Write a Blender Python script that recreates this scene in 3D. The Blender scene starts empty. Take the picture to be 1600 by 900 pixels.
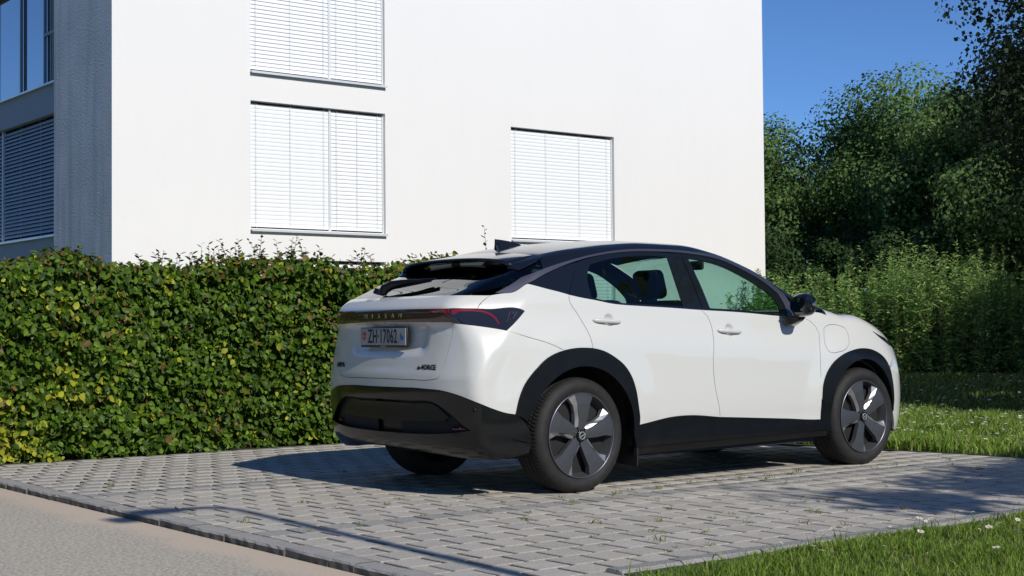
import bpy, math, random
import numpy as np
from mathutils import Vector, Matrix
from mathutils.geometry import delaunay_2d_cdt

scene = bpy.context.scene
COL = scene.collection
R_ = math.radians

# ------------------------------------------------------------------ camera
cam_data = bpy.data.cameras.new('camera')
cam = bpy.data.objects.new('camera', cam_data)
COL.objects.link(cam)
scene.camera = cam
cam_data.sensor_width = 36.0
cam_data.lens = 2254.0 / 1600.0 * 36.0
cam_data.clip_start = 0.1
cam_data.clip_end = 2000.0
yaw, pitch, roll = R_(52.072), R_(1.692), R_(-0.481)
fwd = Vector((math.cos(yaw) * math.cos(pitch), math.sin(yaw) * math.cos(pitch), math.sin(pitch)))
rgt = fwd.cross(Vector((0, 0, 1))).normalized()
upv = rgt.cross(fwd)
r2 = rgt * math.cos(roll) + upv * math.sin(roll)
u2 = upv * math.cos(roll) - rgt * math.sin(roll)
M = Matrix((r2, u2, -fwd)).transposed().to_4x4()
M.translation = Vector((-5.92, -7.792, 1.02))
cam.matrix_world = M

# ------------------------------------------------------------------ light
SUN_EL, SUN_AZ = 33.5, 180.0
world = bpy.data.worlds.new('World')
scene.world = world
world.use_nodes = True
wn = world.node_tree
bg = wn.nodes['Background']
sky = wn.nodes.new('ShaderNodeTexSky')
sky.sky_type = 'NISHITA'
sky.sun_disc = False
sky.sun_elevation = R_(SUN_EL)
sky.sun_rotation = R_(SUN_AZ)
sky.air_density = 0.7
sky.dust_density = 0.0
sky.ozone_density = 10.0
wn.links.new(sky.outputs[0], bg.inputs[0])
bg.inputs[1].default_value = 0.122

sl = bpy.data.lights.new('sun', 'SUN')
sl.energy = 4.4
sl.angle = R_(0.53)
sl.color = (1.0, 0.945, 0.85)
sun = bpy.data.objects.new('sun', sl)
COL.objects.link(sun)
d = Vector((0.04, math.cos(R_(SUN_EL)), -math.sin(R_(SUN_EL))))
sun.rotation_euler = d.to_track_quat('-Z', 'Y').to_euler()
sun.location = (0, -20, 20)

scene.render.engine = 'CYCLES'
scene.view_settings.view_transform = 'Standard'
scene.view_settings.look = 'None'
scene.view_settings.exposure = 0.0
scene.view_settings.gamma = 1.0
scene.cycles.max_bounces = 10
scene.cycles.transparent_max_bounces = 24

rng = np.random.default_rng(7)
random.seed(7)

# ------------------------------------------------------------------ helpers
def tag(o, label=None, cat=None, group=None, kind=None):
    if label: o['label'] = label
    if cat: o['category'] = cat
    if group: o['group'] = group
    if kind: o['kind'] = kind
    return o

def empty(name, loc=(0, 0, 0)):
    o = bpy.data.objects.new(name, None)
    o.empty_display_size = 0.2
    o.location = loc
    COL.objects.link(o)
    return o

def link(name, me, mat=None, parent=None, loc=(0, 0, 0)):
    o = bpy.data.objects.new(name, me)
    COL.objects.link(o)
    if mat is not None and not me.materials:
        for m in (mat if isinstance(mat, (list, tuple)) else [mat]): me.materials.append(m)
    if parent is not None: o.parent = parent
    o.location = loc
    return o

class MB:
    """collects faces for one mesh"""
    def __init__(s): s.v, s.f, s.m, s.s = [], [], [], []
    def add(s, vs, fs, mi=0, smooth=False):
        n = len(s.v); s.v += [tuple(map(float, p)) for p in vs]
        for f in fs:
            s.f.append([i + n for i in f]); s.m.append(mi); s.s.append(smooth)
        return s
    def box(s, c, d, mi=0, mat=None, bev=0.0):
        x, y, z = [q / 2 for q in d]
        if bev <= 0:
            vs = [(i * x, j * y, k * z) for k in (-1, 1) for j in (-1, 1) for i in (-1, 1)]
            fs = [(0, 2, 3, 1), (4, 5, 7, 6), (0, 1, 5, 4), (2, 6, 7, 3), (0, 4, 6, 2), (1, 3, 7, 5)]
        else:
            b = bev; vs = []; 
            for (zz, q) in ((-z, 0), (z - b, 0), (z, b)):
                vs += [(-x + q, -y + q, zz), (x - q, -y + q, zz), (x - q, y - q, zz), (-x + q, y - q, zz)]
            fs = [(3, 2, 1, 0), (8, 9, 10, 11)]
            for l in (0, 4):
                for i in range(4):
                    j = (i + 1) % 4; fs.append((l + i, l + j, l + 4 + j, l + 4 + i))
        vs = [Vector(p) for p in vs]
        if mat is not None: vs = [mat @ p for p in vs]
        c = Vector(c)
        return s.add([p + c for p in vs], fs, mi)
    def tube(s, pts, rad, n=8, mi=0, cap=True):
        pts = [Vector(p) for p in pts]; rr = rad if isinstance(rad, (list, tuple)) else [rad] * len(pts)
        vs = []; fs = []
        for i, p in enumerate(pts):
            t = (pts[min(i + 1, len(pts) - 1)] - pts[max(i - 1, 0)]).normalized()
            a = t.cross(Vector((0, 0, 1)) if abs(t.z) < .95 else Vector((1, 0, 0))).normalized(); b = t.cross(a)
            vs += [p + (a * math.cos(2 * math.pi * k / n) + b * math.sin(2 * math.pi * k / n)) * rr[i] for k in range(n)]
        for i in range(len(pts) - 1):
            for k in range(n):
                j = (k + 1) % n; fs.append((i * n + k, i * n + j, (i + 1) * n + j, (i + 1) * n + k))
        s.add(vs, fs, mi, True)
        if cap: s.add(vs[:n], [tuple(range(n))], mi); s.add(vs[-n:], [tuple(range(n))[::-1]], mi)
        return s
    def lathe(s, prof, n=48, axis='Y', mi=0, c=(0, 0, 0), fn=None, smooth=True):
        """prof: (radius, axial) pairs"""
        vs = []; m = len(prof)
        for k in range(n):
            a = 2 * math.pi * k / n
            for i, (r, y) in enumerate(prof):
                if fn: r, y = fn(k, i, r, y)
                if axis == 'Y': vs.append((c[0] + r * math.cos(a), c[1] + y, c[2] + r * math.sin(a)))
                else: vs.append((c[0] + r * math.cos(a), c[1] + r * math.sin(a), c[2] + y))
        fs = []
        for k in range(n):
            k2 = (k + 1) % n
            for i in range(m - 1): fs.append((k * m + i, k2 * m + i, k2 * m + i + 1, k * m + i + 1))
        return s.add(vs, fs, mi, smooth)
    def mesh(s, name):
        me = bpy.data.meshes.new(name); me.from_pydata(s.v, [], s.f)
        me.polygons.foreach_set('material_index', s.m); me.polygons.foreach_set('use_smooth', s.s); me.update()
        return me
    def build(s, name, mat, parent=None, loc=(0, 0, 0)): return link(name, s.mesh(name), mat, parent, loc)

def soft(o, width=.01, seg=2, sub=0):
    """bevel + smooth an object's mesh through modifiers"""
    b = o.modifiers.new('bevel', 'BEVEL'); b.width = width; b.segments = seg; b.limit_method = 'ANGLE'; b.angle_limit = R_(35)
    if sub:
        q = o.modifiers.new('sub', 'SUBSURF'); q.levels = sub; q.render_levels = sub
    for p in o.data.polygons: p.use_smooth = True
    return o

def np_mesh(name, verts, nper, tmpl, cols=None, smooth=False):
    """N copies of a small face template; verts (N*nper,3); cols (N,3) one colour each"""
    N = len(verts) // nper
    lt = np.array([len(f) for f in tmpl]); flat = np.concatenate([np.array(f) for f in tmpl])
    loops = (np.arange(N)[:, None] * nper + flat[None]).ravel().astype(np.int32)
    tot = np.tile(lt, N).astype(np.int32); st = np.concatenate([[0], np.cumsum(tot)[:-1]]).astype(np.int32)
    me = bpy.data.meshes.new(name)
    me.vertices.add(len(verts)); me.vertices.foreach_set('co', np.asarray(verts, np.float32).ravel())
    me.loops.add(len(loops)); me.loops.foreach_set('vertex_index', loops)
    me.polygons.add(len(tot)); me.polygons.foreach_set('loop_start', st); me.polygons.foreach_set('loop_total', tot)
    if smooth: me.polygons.foreach_set('use_smooth', np.ones(len(tot), bool))
    if cols is not None:
        at = me.attributes.new('Col', 'FLOAT_COLOR', 'POINT')
        c = np.ones((len(verts), 4), np.float32); c[:, :3] = np.repeat(cols, nper, 0); at.data.foreach_set('color', c.ravel())
    me.update(calc_edges=True); me.validate()
    return me

# ------------------------------------------------------------------ materials
def mat(name, col=(.5, .5, .5), rough=.5, metal=0., coat=0., spec=.5, noise=None, bump=None, attr=False, trans=0., crough=.03):
    """principled material; noise=(scale, amount, tint colour) mixes a second colour, bump=(scale, strength)"""
    m = bpy.data.materials.new(name); m.use_nodes = True
    nt = m.node_tree; b = nt.nodes['Principled BSDF']; L = nt.links.new
    b.inputs['Base Color'].default_value = (*col, 1); b.inputs['Roughness'].default_value = rough
    b.inputs['Metallic'].default_value = metal; b.inputs['Coat Weight'].default_value = coat
    b.inputs['Coat Roughness'].default_value = crough; b.inputs['Specular IOR Level'].default_value = spec
    src = None
    if attr:
        a = nt.nodes.new('ShaderNodeAttribute'); a.attribute_name = 'Col'; src = a.outputs['Color']
    tc = nt.nodes.new('ShaderNodeTexCoord')
    geo = nt.nodes.new('ShaderNodeNewGeometry')
    if noise:
        for (sc, amt, c2) in (noise if isinstance(noise, list) else [noise]):
            n = nt.nodes.new('ShaderNodeTexNoise'); n.inputs['Scale'].default_value = sc; n.inputs['Detail'].default_value = 6
            L(geo.outputs['Position'], n.inputs['Vector'])
            rp = nt.nodes.new('ShaderNodeMapRange'); rp.inputs[1].default_value = .42; rp.inputs[2].default_value = .68
            rp.inputs[3].default_value = 0; rp.inputs[4].default_value = amt; L(n.outputs[0], rp.inputs[0])
            mx = nt.nodes.new('ShaderNodeMix'); mx.data_type = 'RGBA'; L(rp.outputs[0], mx.inputs[0])
            if src is None: mx.inputs[6].default_value = (*col, 1)
            else: L(src, mx.inputs[6])
            mx.inputs[7].default_value = (*c2, 1); src = mx.outputs[2]
    if src is not None: L(src, b.inputs['Base Color'])
    if bump:
        n = nt.nodes.new('ShaderNodeTexNoise'); n.inputs['Scale'].default_value = bump[0]; n.inputs['Detail'].default_value = 5
        L(geo.outputs['Position'], n.inputs['Vector'])
        bp = nt.nodes.new('ShaderNodeBump'); bp.inputs['Strength'].default_value = bump[1]; bp.inputs['Distance'].default_value = bump[2] if len(bump) > 2 else .01
        L(n.outputs[0], bp.inputs['Height']); L(bp.outputs[0], b.inputs['Normal'])
    if trans > 0:
        t = nt.nodes.new('ShaderNodeBsdfTranslucent'); ms = nt.nodes.new('ShaderNodeMixShader'); ms.inputs[0].default_value = trans
        if src is not None: L(src, t.inputs[0])
        else: t.inputs[0].default_value = (*col, 1)
        out = nt.nodes['Material Output']; L(b.outputs[0], ms.inputs[1]); L(t.outputs[0], ms.inputs[2]); L(ms.outputs[0], out.inputs[0])
    return m

def glass_mat(name, tint, refl=(1, 1, 1), ior=1.5, rough=0.0, base=0.0):
    m = bpy.data.materials.new(name); m.use_nodes = True; nt = m.node_tree; nt.nodes.clear(); L = nt.links.new
    o = nt.nodes.new('ShaderNodeOutputMaterial'); t = nt.nodes.new('ShaderNodeBsdfTransparent'); g = nt.nodes.new('ShaderNodeBsdfGlossy')
    lw_ = nt.nodes.new('ShaderNodeLayerWeight'); lw_.inputs[0].default_value = .5
    pw = nt.nodes.new('ShaderNodeMath'); pw.operation = 'POWER'; L(lw_.outputs['Facing'], pw.inputs[0]); pw.inputs[1].default_value = 5.0
    f0 = ((ior - 1) / (ior + 1)) ** 2; f = nt.nodes.new('ShaderNodeMath'); f.operation = 'MULTIPLY_ADD'; L(pw.outputs[0], f.inputs[0]); f.inputs[1].default_value = 1 - f0; f.inputs[2].default_value = f0
    t.inputs[0].default_value = (*tint, 1); g.inputs[0].default_value = (*refl, 1); g.inputs['Roughness'].default_value = rough
    x = nt.nodes.new('ShaderNodeMixShader'); L(f.outputs[0], x.inputs[0]); L(t.outputs[0], x.inputs[1]); L(g.outputs[0], x.inputs[2]); L(x.outputs[0], o.inputs[0])
    return m

def text_mesh(name, body, size, mat_, parent, matrix, extrude=.001, sx=1.0, spacing=1.0, bold=0.0):
    cu = bpy.data.curves.new(name, 'FONT'); cu.body = body; cu.size = size; cu.extrude = extrude; cu.space_character = spacing
    cu.align_x = 'CENTER'; cu.align_y = 'CENTER'; cu.resolution_u = 3; cu.offset = bold
    tmp = bpy.data.objects.new('tmp', cu); COL.objects.link(tmp)
    dg = bpy.context.evaluated_depsgraph_get(); me = bpy.data.meshes.new_from_object(tmp.evaluated_get(dg))
    bpy.data.objects.remove(tmp); bpy.data.curves.remove(cu)
    me.transform(matrix @ Matrix.Diagonal((sx, 1, 1, 1))); me.materials.clear()
    me.name = name
    return link(name, me, mat_, parent)

# ================================================================== car body surface (half section, y outboard)
def curve(*pts):
    xs=np.array([p[0] for p in pts],float); ys=np.array([p[1] for p in pts],float)
    h=np.diff(xs); d=np.diff(ys)/h
    m=np.zeros(len(xs)); m[0]=d[0]; m[-1]=d[-1]
    for i in range(1,len(xs)-1):
        if d[i-1]*d[i]>0:
            w1=2*h[i]+h[i-1]; w2=h[i]+2*h[i-1]; m[i]=(w1+w2)/(w1/d[i-1]+w2/d[i])
    def f(x):
        x=np.clip(np.asarray(x,float),xs[0],xs[-1]); i=np.clip(np.searchsorted(xs,x)-1,0,len(xs)-2)
        t=(x-xs[i])/h[i]; t2=t*t; t3=t2*t
        return (2*t3-3*t2+1)*ys[i]+(t3-2*t2+t)*h[i]*m[i]+(-2*t3+3*t2)*ys[i+1]+(t3-t2)*h[i]*m[i+1]
    return f
def smax(a,b,k):
    h=np.maximum(k-np.abs(a-b),0)/k
    return np.maximum(a,b)+h*h*k*.25
def softp(t,r): return np.where(t>20*r,t,r*np.log1p(np.exp(np.clip(t/r,-40,40))))
def sstep(a,b,x):
    t=np.clip((x-a)/(b-a),0,1); return t*t*(3-2*t)
low=curve((.10,.10),(.20,.045),(.30,.016),(.40,.012),(.43,.009),(.47,.004),(.62,.0),(3,0))
belt=curve((-1.2,1.17),(-.8,1.185),(-.4,1.205),(0,1.195),(.53,1.168),(1.19,1.135),(1.96,1.095),(2.4,1.085),(3.0,1.02),(3.7,.80))
tap=curve((-1.2,.10),(-.8,.055),(-.45,.022),(-.1,.004),(.4,.0),(2.3,.0),(2.7,.004),(3.0,.022),(3.2,.055),(3.4,.11),(3.6,.24),(3.8,.5))
def W(x,z):
    d=z-belt(x)
    w=.912-low(z)-tap(x)
    w=w-.06*sstep(-.30,.02,d)-.50*softp(d-.0,.012)
    w=w-.03*sstep(1.0,1.25,x)*0
    xc=-.80+.833*(z-.72)
    w=w-.32*softp(xc-x,.012)*sstep(.35,.6,z)
    # wheel-arch swell
    for c,a in ((-.02,.016),(2.77,.018)):
        r=np.hypot(x-c,z-.40)
        w=w+a*(1-sstep(.52,.72,r))
    for cx,cz,rr in ((.265,1.08,.05),(1.372,1.01,.052)):   # finger dishes behind the handles
        w=w-.024*(1-sstep(.25*rr,rr,np.hypot(x-cx,z-cz)))
    return w
Rz=curve((.10,.55),(.20,.72),(.27,.82),(.34,.872),(.42,.885),(.55,.892),(.66,.905),(.73,.905),(.80,.893),(.95,.872),(1.04,.868),(1.065,.880),(1.10,.893),(1.16,.897),(1.19,.885),(1.235,.845),(1.30,.70),(1.6,.3))
def Rr(Y,z):
    r=Rz(z)-.05*(Y/.7)**2-.03*np.clip(Y-.5,0,1)**2/.09
    # recess round the number plate
    b=sstep(.47,.36,Y+.22*(.98-z))*sstep(.86,.93,z)*sstep(1.075,1.055,z)
    return r-.022*b
Tc=curve((-1.2,1.075),(-.83,1.240),(-.3,1.468),(-.05,1.562),(.2,1.603),(.5,1.632),(.85,1.652),(1.2,1.648),(1.46,1.622),(1.8,1.548),(2.1,1.427),(2.4,1.275),(2.66,1.155),(2.80,1.15),(3.1,1.095),(3.35,.995),(3.55,.90),(3.66,.78),(3.8,.5))
Ck=curve((-1.2,.06),(-.8,.06),(-.3,.11),(0,.12),(1.2,.12),(1.8,.21),(2.2,.25),(2.42,.15),(2.6,.06),(2.8,.05),(3.1,.11),(3.3,.12),(3.8,.10))
def T(x,Y): return Tc(x)-Ck(x)*Y*Y
Fz=curve((.1,.25),(.2,.08),(.3,.03),(.5,.0),(.75,.02),(.9,.08),(1.1,.3))
def Fr(Y,z): return 3.69-Fz(z)-.42*np.abs(Y/.9)**2.6
def F(x,Y,z):
    Y=np.abs(Y)
    f=smax(Y-W(x,z),-x-Rr(Y,z),.06)
    f=smax(f,(z-T(x,Y))*.8,.06)
    f=smax(f,x-Fr(Y,z),.16)
    return f
def grad(x,Y,z,h=2e-3):
    g=np.stack([F(x+h,Y,z)-F(x-h,Y,z),F(x,Y+h,z)-F(x,Y-h,z),F(x,Y,z+h)-F(x,Y,z-h)],-1)
    return g/np.linalg.norm(g,axis=-1,keepdims=True)
CX,CY,CF=-.35,.45,3.10
UL=CF-CX; Q4=np.pi/4; UC=-Q4-CY
def uray(u):
    u=np.asarray(u,float)
    ph=np.where(u<0,np.clip(-u/.5,0,np.pi/2),-np.clip((u-UL)/.5,0,np.pi/2))
    ox=np.clip(CX+u,CX,CF); oy=CY+np.minimum(u+Q4,0)-np.maximum(u-UL-Q4,0)
    return ox,oy,-np.sin(ph),np.cos(ph)
def hit_uz(u,z,off=0.):
    """right-half surface point at (u,z); y returned as +Y (outboard)"""
    ox,oy,dx,dy=uray(u); z=np.asarray(z,float)
    a=np.full(np.broadcast(ox,z).shape,-.1); b=a+1.6
    for _ in range(40):
        m=(a+b)/2; v=F(ox+m*dx,oy+m*dy,z); a=np.where(v<0,m,a); b=np.where(v<0,b,m)
    x=ox+a*dx; y=oy+a*dy; n=grad(x,y,z)
    return np.stack([x+n[...,0]*off,y+n[...,1]*off,z+n[...,2]*off],-1),n
def to_uz(x,Y,z):
    if Y>=CY and x>=CX: return (x-CX,z)
    if x<CX and Y<=CY: return (-np.pi/4+(Y-CY),z)
    return (-.5*np.arctan2(-(x-CX),Y-CY),z)
def hit_xy(x,y,off=0.):
    x=np.asarray(x,float); y=np.asarray(y,float)
    a=np.full(np.broadcast(x,y).shape,.55); b=a+1.3
    for _ in range(40):
        m=(a+b)/2; v=F(x,y,m); a=np.where(v<0,m,a); b=np.where(v<0,b,m)
    n=grad(x,y,a)
    return np.stack([x+n[...,0]*off,y+n[...,1]*off,a+n[...,2]*off],-1),n
D = dict(
 AR=[(-0.19,0.512),(-0.159,0.618),(-0.119,0.693),(-0.073,0.744),(-0.018,0.791),(0.061,0.849),(0.149,0.884),(0.238,0.902),(0.313,0.908),(0.423,0.905),(0.519,0.884),(0.615,0.839),(0.683,0.794),(0.741,0.727),(0.779,0.645),(0.804,0.536),(0.821,0.403)],
 doorR=[(0.315,1.245),(0.302,1.206),(0.319,1.166),(0.344,1.136),(0.376,1.076),(0.415,0.968),(0.423,0.905)],
 belt1=[(0.019,1.312),(0.144,1.283),(0.272,1.256),(0.315,1.245)],
 belt2=[(0.315,1.245),(0.385,1.232),(0.549,1.208),(0.654,1.191),(0.747,1.183),(0.88,1.177),(1.139,1.167),(1.47,1.151)],
 belt3=[(1.47,1.151),(1.853,1.136),(2.273,1.109),(2.492,1.098)],
 doorB=[(1.47,1.151),(1.524,1.105),(1.543,1.05),(1.539,0.959),(1.515,0.82),(1.519,0.701),(1.541,0.582),(1.574,0.478),(1.583,0.42)],
 doorF=[(2.492,1.098),(2.563,1.079),(2.634,1.027),(2.653,0.976),(2.616,0.831),(2.606,0.687),(2.607,0.509),(2.604,0.359)],
 sill1=[(0.821,0.403),(0.973,0.422),(1.134,0.441),(1.198,0.444),(1.299,0.444),(1.583,0.42)],
 sill2=[(1.583,0.42),(1.885,0.402),(2.266,0.379),(2.582,0.36)],
 bl=[(-0.19,0.512),(-0.244,0.52),(-0.322,0.546),(-0.417,0.592),(-0.512,0.629),(-0.632,0.657),(-0.792,0.666),(-0.914,0.67),(-1.142,0.669)],
 tgr=[(-0.934,0.72),(-0.733,0.722),(-0.678,0.732),(-0.663,0.746),(-0.63,0.839),(-0.603,0.932),(-0.585,0.994),(-0.577,1.072)],
 lampb=[(-0.577,1.072),(-0.484,1.059),(-0.371,1.043),(-0.236,1.023)],
 lampt=[(-0.588,1.158),(-0.497,1.156),(-0.436,1.155),(-0.376,1.152),(-0.094,1.148),(-0.072,1.14),(-0.236,1.023)],
 tgu=[(-0.356,1.238),(-0.43,1.172),(-0.436,1.155)],
 qb=[(-0.237,1.019),(-0.101,0.986),(0.069,0.943),(0.149,0.889)],
 strip_lo=[(-0.151,1.256),(0.019,1.312),(0.184,1.378),(0.306,1.419),(0.472,1.465),(0.719,1.513),(0.973,1.541),(1.236,1.55),(1.583,1.542),(1.891,1.5),(2.086,1.427),(2.243,1.346),(2.335,1.27),(2.358,1.181),(2.344,1.107)],
 strip_up=[(-0.311,1.251),(-0.093,1.319),(0.059,1.368),(0.17,1.404),(0.319,1.444),(0.472,1.479),(0.728,1.527),(0.984,1.557),(1.247,1.566),(1.596,1.559),(1.918,1.522),(2.111,1.449),(2.298,1.356),(2.402,1.266),(2.428,1.181),(2.411,1.102)],
 qg=[(0.026,1.31),(0.145,1.285),(0.273,1.258),(0.312,1.249),(0.373,1.329),(0.447,1.422),(0.48,1.458),(0.302,1.411),(0.18,1.369)],
 rdw=[(0.327,1.247),(0.386,1.235),(0.55,1.211),(0.655,1.195),(0.749,1.186),(0.882,1.18),(1.141,1.171),(1.398,1.158),(1.4,1.367),(1.384,1.539),(1.232,1.544),(0.969,1.535),(0.716,1.506),(0.491,1.459),(0.415,1.363)],
 rgl=[(0.503,1.229),(0.58,1.216),(0.659,1.203),(0.752,1.195),(0.886,1.19),(1.145,1.18),(1.313,1.174),(1.325,1.365),(1.333,1.513),(1.219,1.519),(0.955,1.509),(0.762,1.485),(0.585,1.446),(0.526,1.365)],
 bp=[(1.416,1.157),(1.515,1.153),(1.509,1.346),(1.49,1.537),(1.404,1.541),(1.419,1.367)],
 fdw=[(1.534,1.153),(1.856,1.141),(2.144,1.121),(2.317,1.11),(2.331,1.181),(2.303,1.262),(2.213,1.334),(2.062,1.415),(1.875,1.488),(1.577,1.533),(1.515,1.536),(1.529,1.346)],
 fgl=[(1.571,1.164),(1.862,1.152),(2.276,1.124),(2.296,1.181),(2.261,1.25),(2.169,1.317),(2.027,1.391),(1.845,1.462),(1.588,1.506),(1.538,1.509),(1.561,1.347)],
 flap=[(2.721,1.018),(2.744,1.03),(2.916,1.032),(2.953,1.019),(2.969,0.988),(2.966,0.943),(2.939,0.893),(2.901,0.866),(2.806,0.844),(2.725,0.843),(2.702,0.854),(2.692,0.887)],
 bk_rec=[(-1.234,0.596),(-0.705,0.577),(-0.45,0.419),(-0.735,0.392),(-1.306,0.368)],
 bk_bot=[(-0.172,0.257),(-0.309,0.244),(-0.507,0.252),(-0.747,0.265),(-1.159,0.3)],
 bk_line=[(-1.306,0.367),(-0.735,0.391),(-0.433,0.396),(-0.166,0.347)],
)
# ================================================================== ground, road, paving
def sheet(name, x0, x1, y0, y1, z, m, nx=1, ny=1):
    mb = MB(); vs = [(x0 + (x1 - x0) * i / nx, y0 + (y1 - y0) * j / ny, z) for j in range(ny + 1) for i in range(nx + 1)]
    mb.add(vs, [(j * (nx + 1) + i, j * (nx + 1) + i + 1, (j + 1) * (nx + 1) + i + 1, (j + 1) * (nx + 1) + i) for j in range(ny) for i in range(nx)])
    return mb.build(name, m)
m_soil = mat('meadow_soil', (.045, .065, .018), .9, noise=[(3, .6, (.07, .085, .028)), (40, .5, (.03, .045, .012))], bump=(60, .6, .02))
m_asph = mat('old_asphalt', (.42, .378, .31), .85, noise=[(1.2, .5, (.36, .33, .28)), (85, .95, (.20, .185, .16)), (50, .8, (.60, .55, .47))], bump=(120, .5, .006))
def add_sand(m):
    """pale sand swept against the kerb"""
    nt = m.node_tree; L = nt.links.new; b = nt.nodes['Principled BSDF']; src = b.inputs['Base Color'].links[0].from_socket
    g = nt.nodes.new('ShaderNodeNewGeometry'); sx = nt.nodes.new('ShaderNodeSeparateXYZ'); L(g.outputs['Position'], sx.inputs[0])
    n = nt.nodes.new('ShaderNodeTexNoise'); n.inputs['Scale'].default_value = 2.2; n.inputs['Detail'].default_value = 7; L(g.outputs['Position'], n.inputs['Vector'])
    ad = nt.nodes.new('ShaderNodeMath'); ad.operation = 'MULTIPLY_ADD'; L(n.outputs[0], ad.inputs[0]); ad.inputs[1].default_value = .34; L(sx.outputs[0], ad.inputs[2])
    mr = nt.nodes.new('ShaderNodeMapRange'); mr.interpolation_type = 'SMOOTHSTEP'; L(ad.outputs[0], mr.inputs[0]); mr.inputs[1].default_value = -2.72; mr.inputs[2].default_value = -2.50; mr.inputs[3].default_value = 0; mr.inputs[4].default_value = .85
    mx = nt.nodes.new('ShaderNodeMix'); mx.data_type = 'RGBA'; L(mr.outputs[0], mx.inputs[0]); L(src, mx.inputs[6]); mx.inputs[7].default_value = (.53, .44, .345, 1); L(mx.outputs[2], b.inputs['Base Color'])
add_sand(m_asph)
m_bed = mat('joint_soil', (.034, .032, .022), .95, noise=(30, .7, (.02, .026, .010)), bump=(150, .5, .004))
m_pav = mat('concrete_paver', attr=True, rough=.85, noise=[(1.1, .35, (.30, .285, .255)), (5, .5, (.30, .28, .24)), (110, .6, (.24, .225, .20)), (60, .45, (.56, .525, .47))], bump=(200, .5, .003))
m_kerb = mat('kerb_stone', (.36, .35, .33), .85, noise=[(6, .5, (.24, .235, .225)), (160, .6, (.16, .155, .15))], bump=(120, .6, .006))
m_kface = mat('shaded_dirty_stone_face', (.10, .095, .085), .9, noise=[(40, .7, (.045, .045, .04)), (160, .5, (.20, .19, .17))], bump=(120, .8, .008))  # darker kerb copy for road faces and ends: dirt plus shade in the colour
m_gran = mat('edging_stone', (.30, .295, .285), .8, noise=[(14, .7, (.22, .22, .22)), (160, .7, (.12, .12, .12))], bump=(60, .8, .01))

tag(sheet('ground', -400, 500, -400, 600, -.065, m_soil), kind='structure')
road = tag(sheet('road', -16, -2.56, -80, 80, -.040, m_asph), kind='structure')
paving = tag(sheet('paving', -2.52, 4.25, -4.6, 4.0, -.013, m_bed), kind='structure')

DIRT = np.array((.30, .285, .24, 1.))      # soil sticks to the flanks of the blocks
def paver_mesh(seed, base):
    r = np.random.default_rng(seed); x, y = .0875, .1008; b = .004; mb = MB(); t = r.uniform(-.0007, .0007, 4)
    vs = [(-x, -y, -.03), (x, -y, -.03), (x, y, -.03), (-x, y, -.03), (-x, -y, -b + t[0]), (x, -y, -b + t[1]), (x, y, -b + t[2]), (-x, y, -b + t[3]),
          (-x + b, -y + b, t[0]), (x - b, -y + b, t[1]), (x - b, y - b, t[2]), (-x + b, y - b, t[3])]
    fs = [(8, 9, 10, 11)] + [(l + i, l + (i + 1) % 4, l + 4 + (i + 1) % 4, l + 4 + i) for l in (0, 4) for i in range(4)]
    mb.add(vs, fs); me = mb.mesh('paver'); at = me.attributes.new('Col', 'FLOAT_COLOR', 'POINT')
    b4 = np.array([*base, 1.]); at.data.foreach_set('color', np.concatenate([np.tile(b4 * DIRT, 8), np.tile(b4, 4)])); me.materials.append(m_pav); return me
LIGHT = [(.455, .425, .385), (.40, .375, .335), (.49, .46, .41), (.43, .40, .35), (.375, .355, .325), (.47, .435, .375)]
DARK = [(.235, .245, .245), (.215, .225, .23), (.255, .26, .255)]
PV = [paver_mesh(i, LIGHT[i % 6]) for i in range(18)]; PD = [paver_mesh(40 + i, DARK[i % 3]) for i in range(6)]
PY, PX = .2065, .2000
y0 = -1.2225            # centre of the dark row
cells = []
for j in range(-17, 26):
    y = y0 + j * PY
    if y < -4.55 or y > 3.70: continue
    x = -2.445 + .1 * (j % 2) + .006 + .008 * math.sin(j * 1.7)     # left edge of the first whole block
    if j % 2: cells.append(((-2.440 + x) / 2, y, j in (0, 11), (x + 2.440 - .012) / .175))
    edge = max(3.2, min(4.2, 4.05 - .10 * math.sin(y * 1.3) + (-.22 * (y + 1.0) if y > -1 else -.05 * (y + 1))))
    while x < edge - .1:
        if not (y < -3.20 and x > -1.96): cells.append((x + .1, y, j in (0, 11), 1.0))
        x += PX
camp = np.array([-5.92, -7.792, 1.02])
def screen(p):
    dd = np.asarray(p, float) - camp; f_ = np.array(fwd); z = dd @ f_
    return 800 + 2254 * (dd @ np.array(r2)) / z, 450 - 2254 * (dd @ np.array(u2)) / z, z
def hidden(x, y): return -.55 < x < 3.45 and -.80 < y < 2.6
scored = []
for c in cells:
    sx, sy, z = screen((c[0], c[1], 0)); vis = -20 < sx < 1620 and sy < 905
    scored.append(((1 / z ** 3 if vis and not hidden(c[0], c[1]) else 0), c))
scored.sort(key=lambda t: -t[0])
for k, (s, (x, y, dk, sc)) in enumerate(scored[:300]):
    o = link('paver', (PD if dk else PV)[int(rng.integers(6 if dk else 18))], None, paving, (x + rng.normal(0, .0012), y + rng.normal(0, .0005), rng.normal(0, .0006)))
    o.rotation_euler.z = rng.normal(0, .005); o.scale.x = sc
vv, cc = [], []
tm = np.array([v.co[:] for v in PV[0].vertices])
for s, (x, y, dk, sc) in scored[300:]:
    a = rng.normal(0, .005); t = tm.copy(); t[:, 0] *= sc; t[:, 2] += rng.normal(0, .0006)
    vv.append(np.stack([t[:, 0] * math.cos(a) - t[:, 1] * math.sin(a) + x, t[:, 0] * math.sin(a) + t[:, 1] * math.cos(a) + y, t[:, 2]], 1))
    cc.append((DARK if dk else LIGHT)[int(rng.integers(3 if dk else 6))])
cc = np.array(cc)
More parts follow.
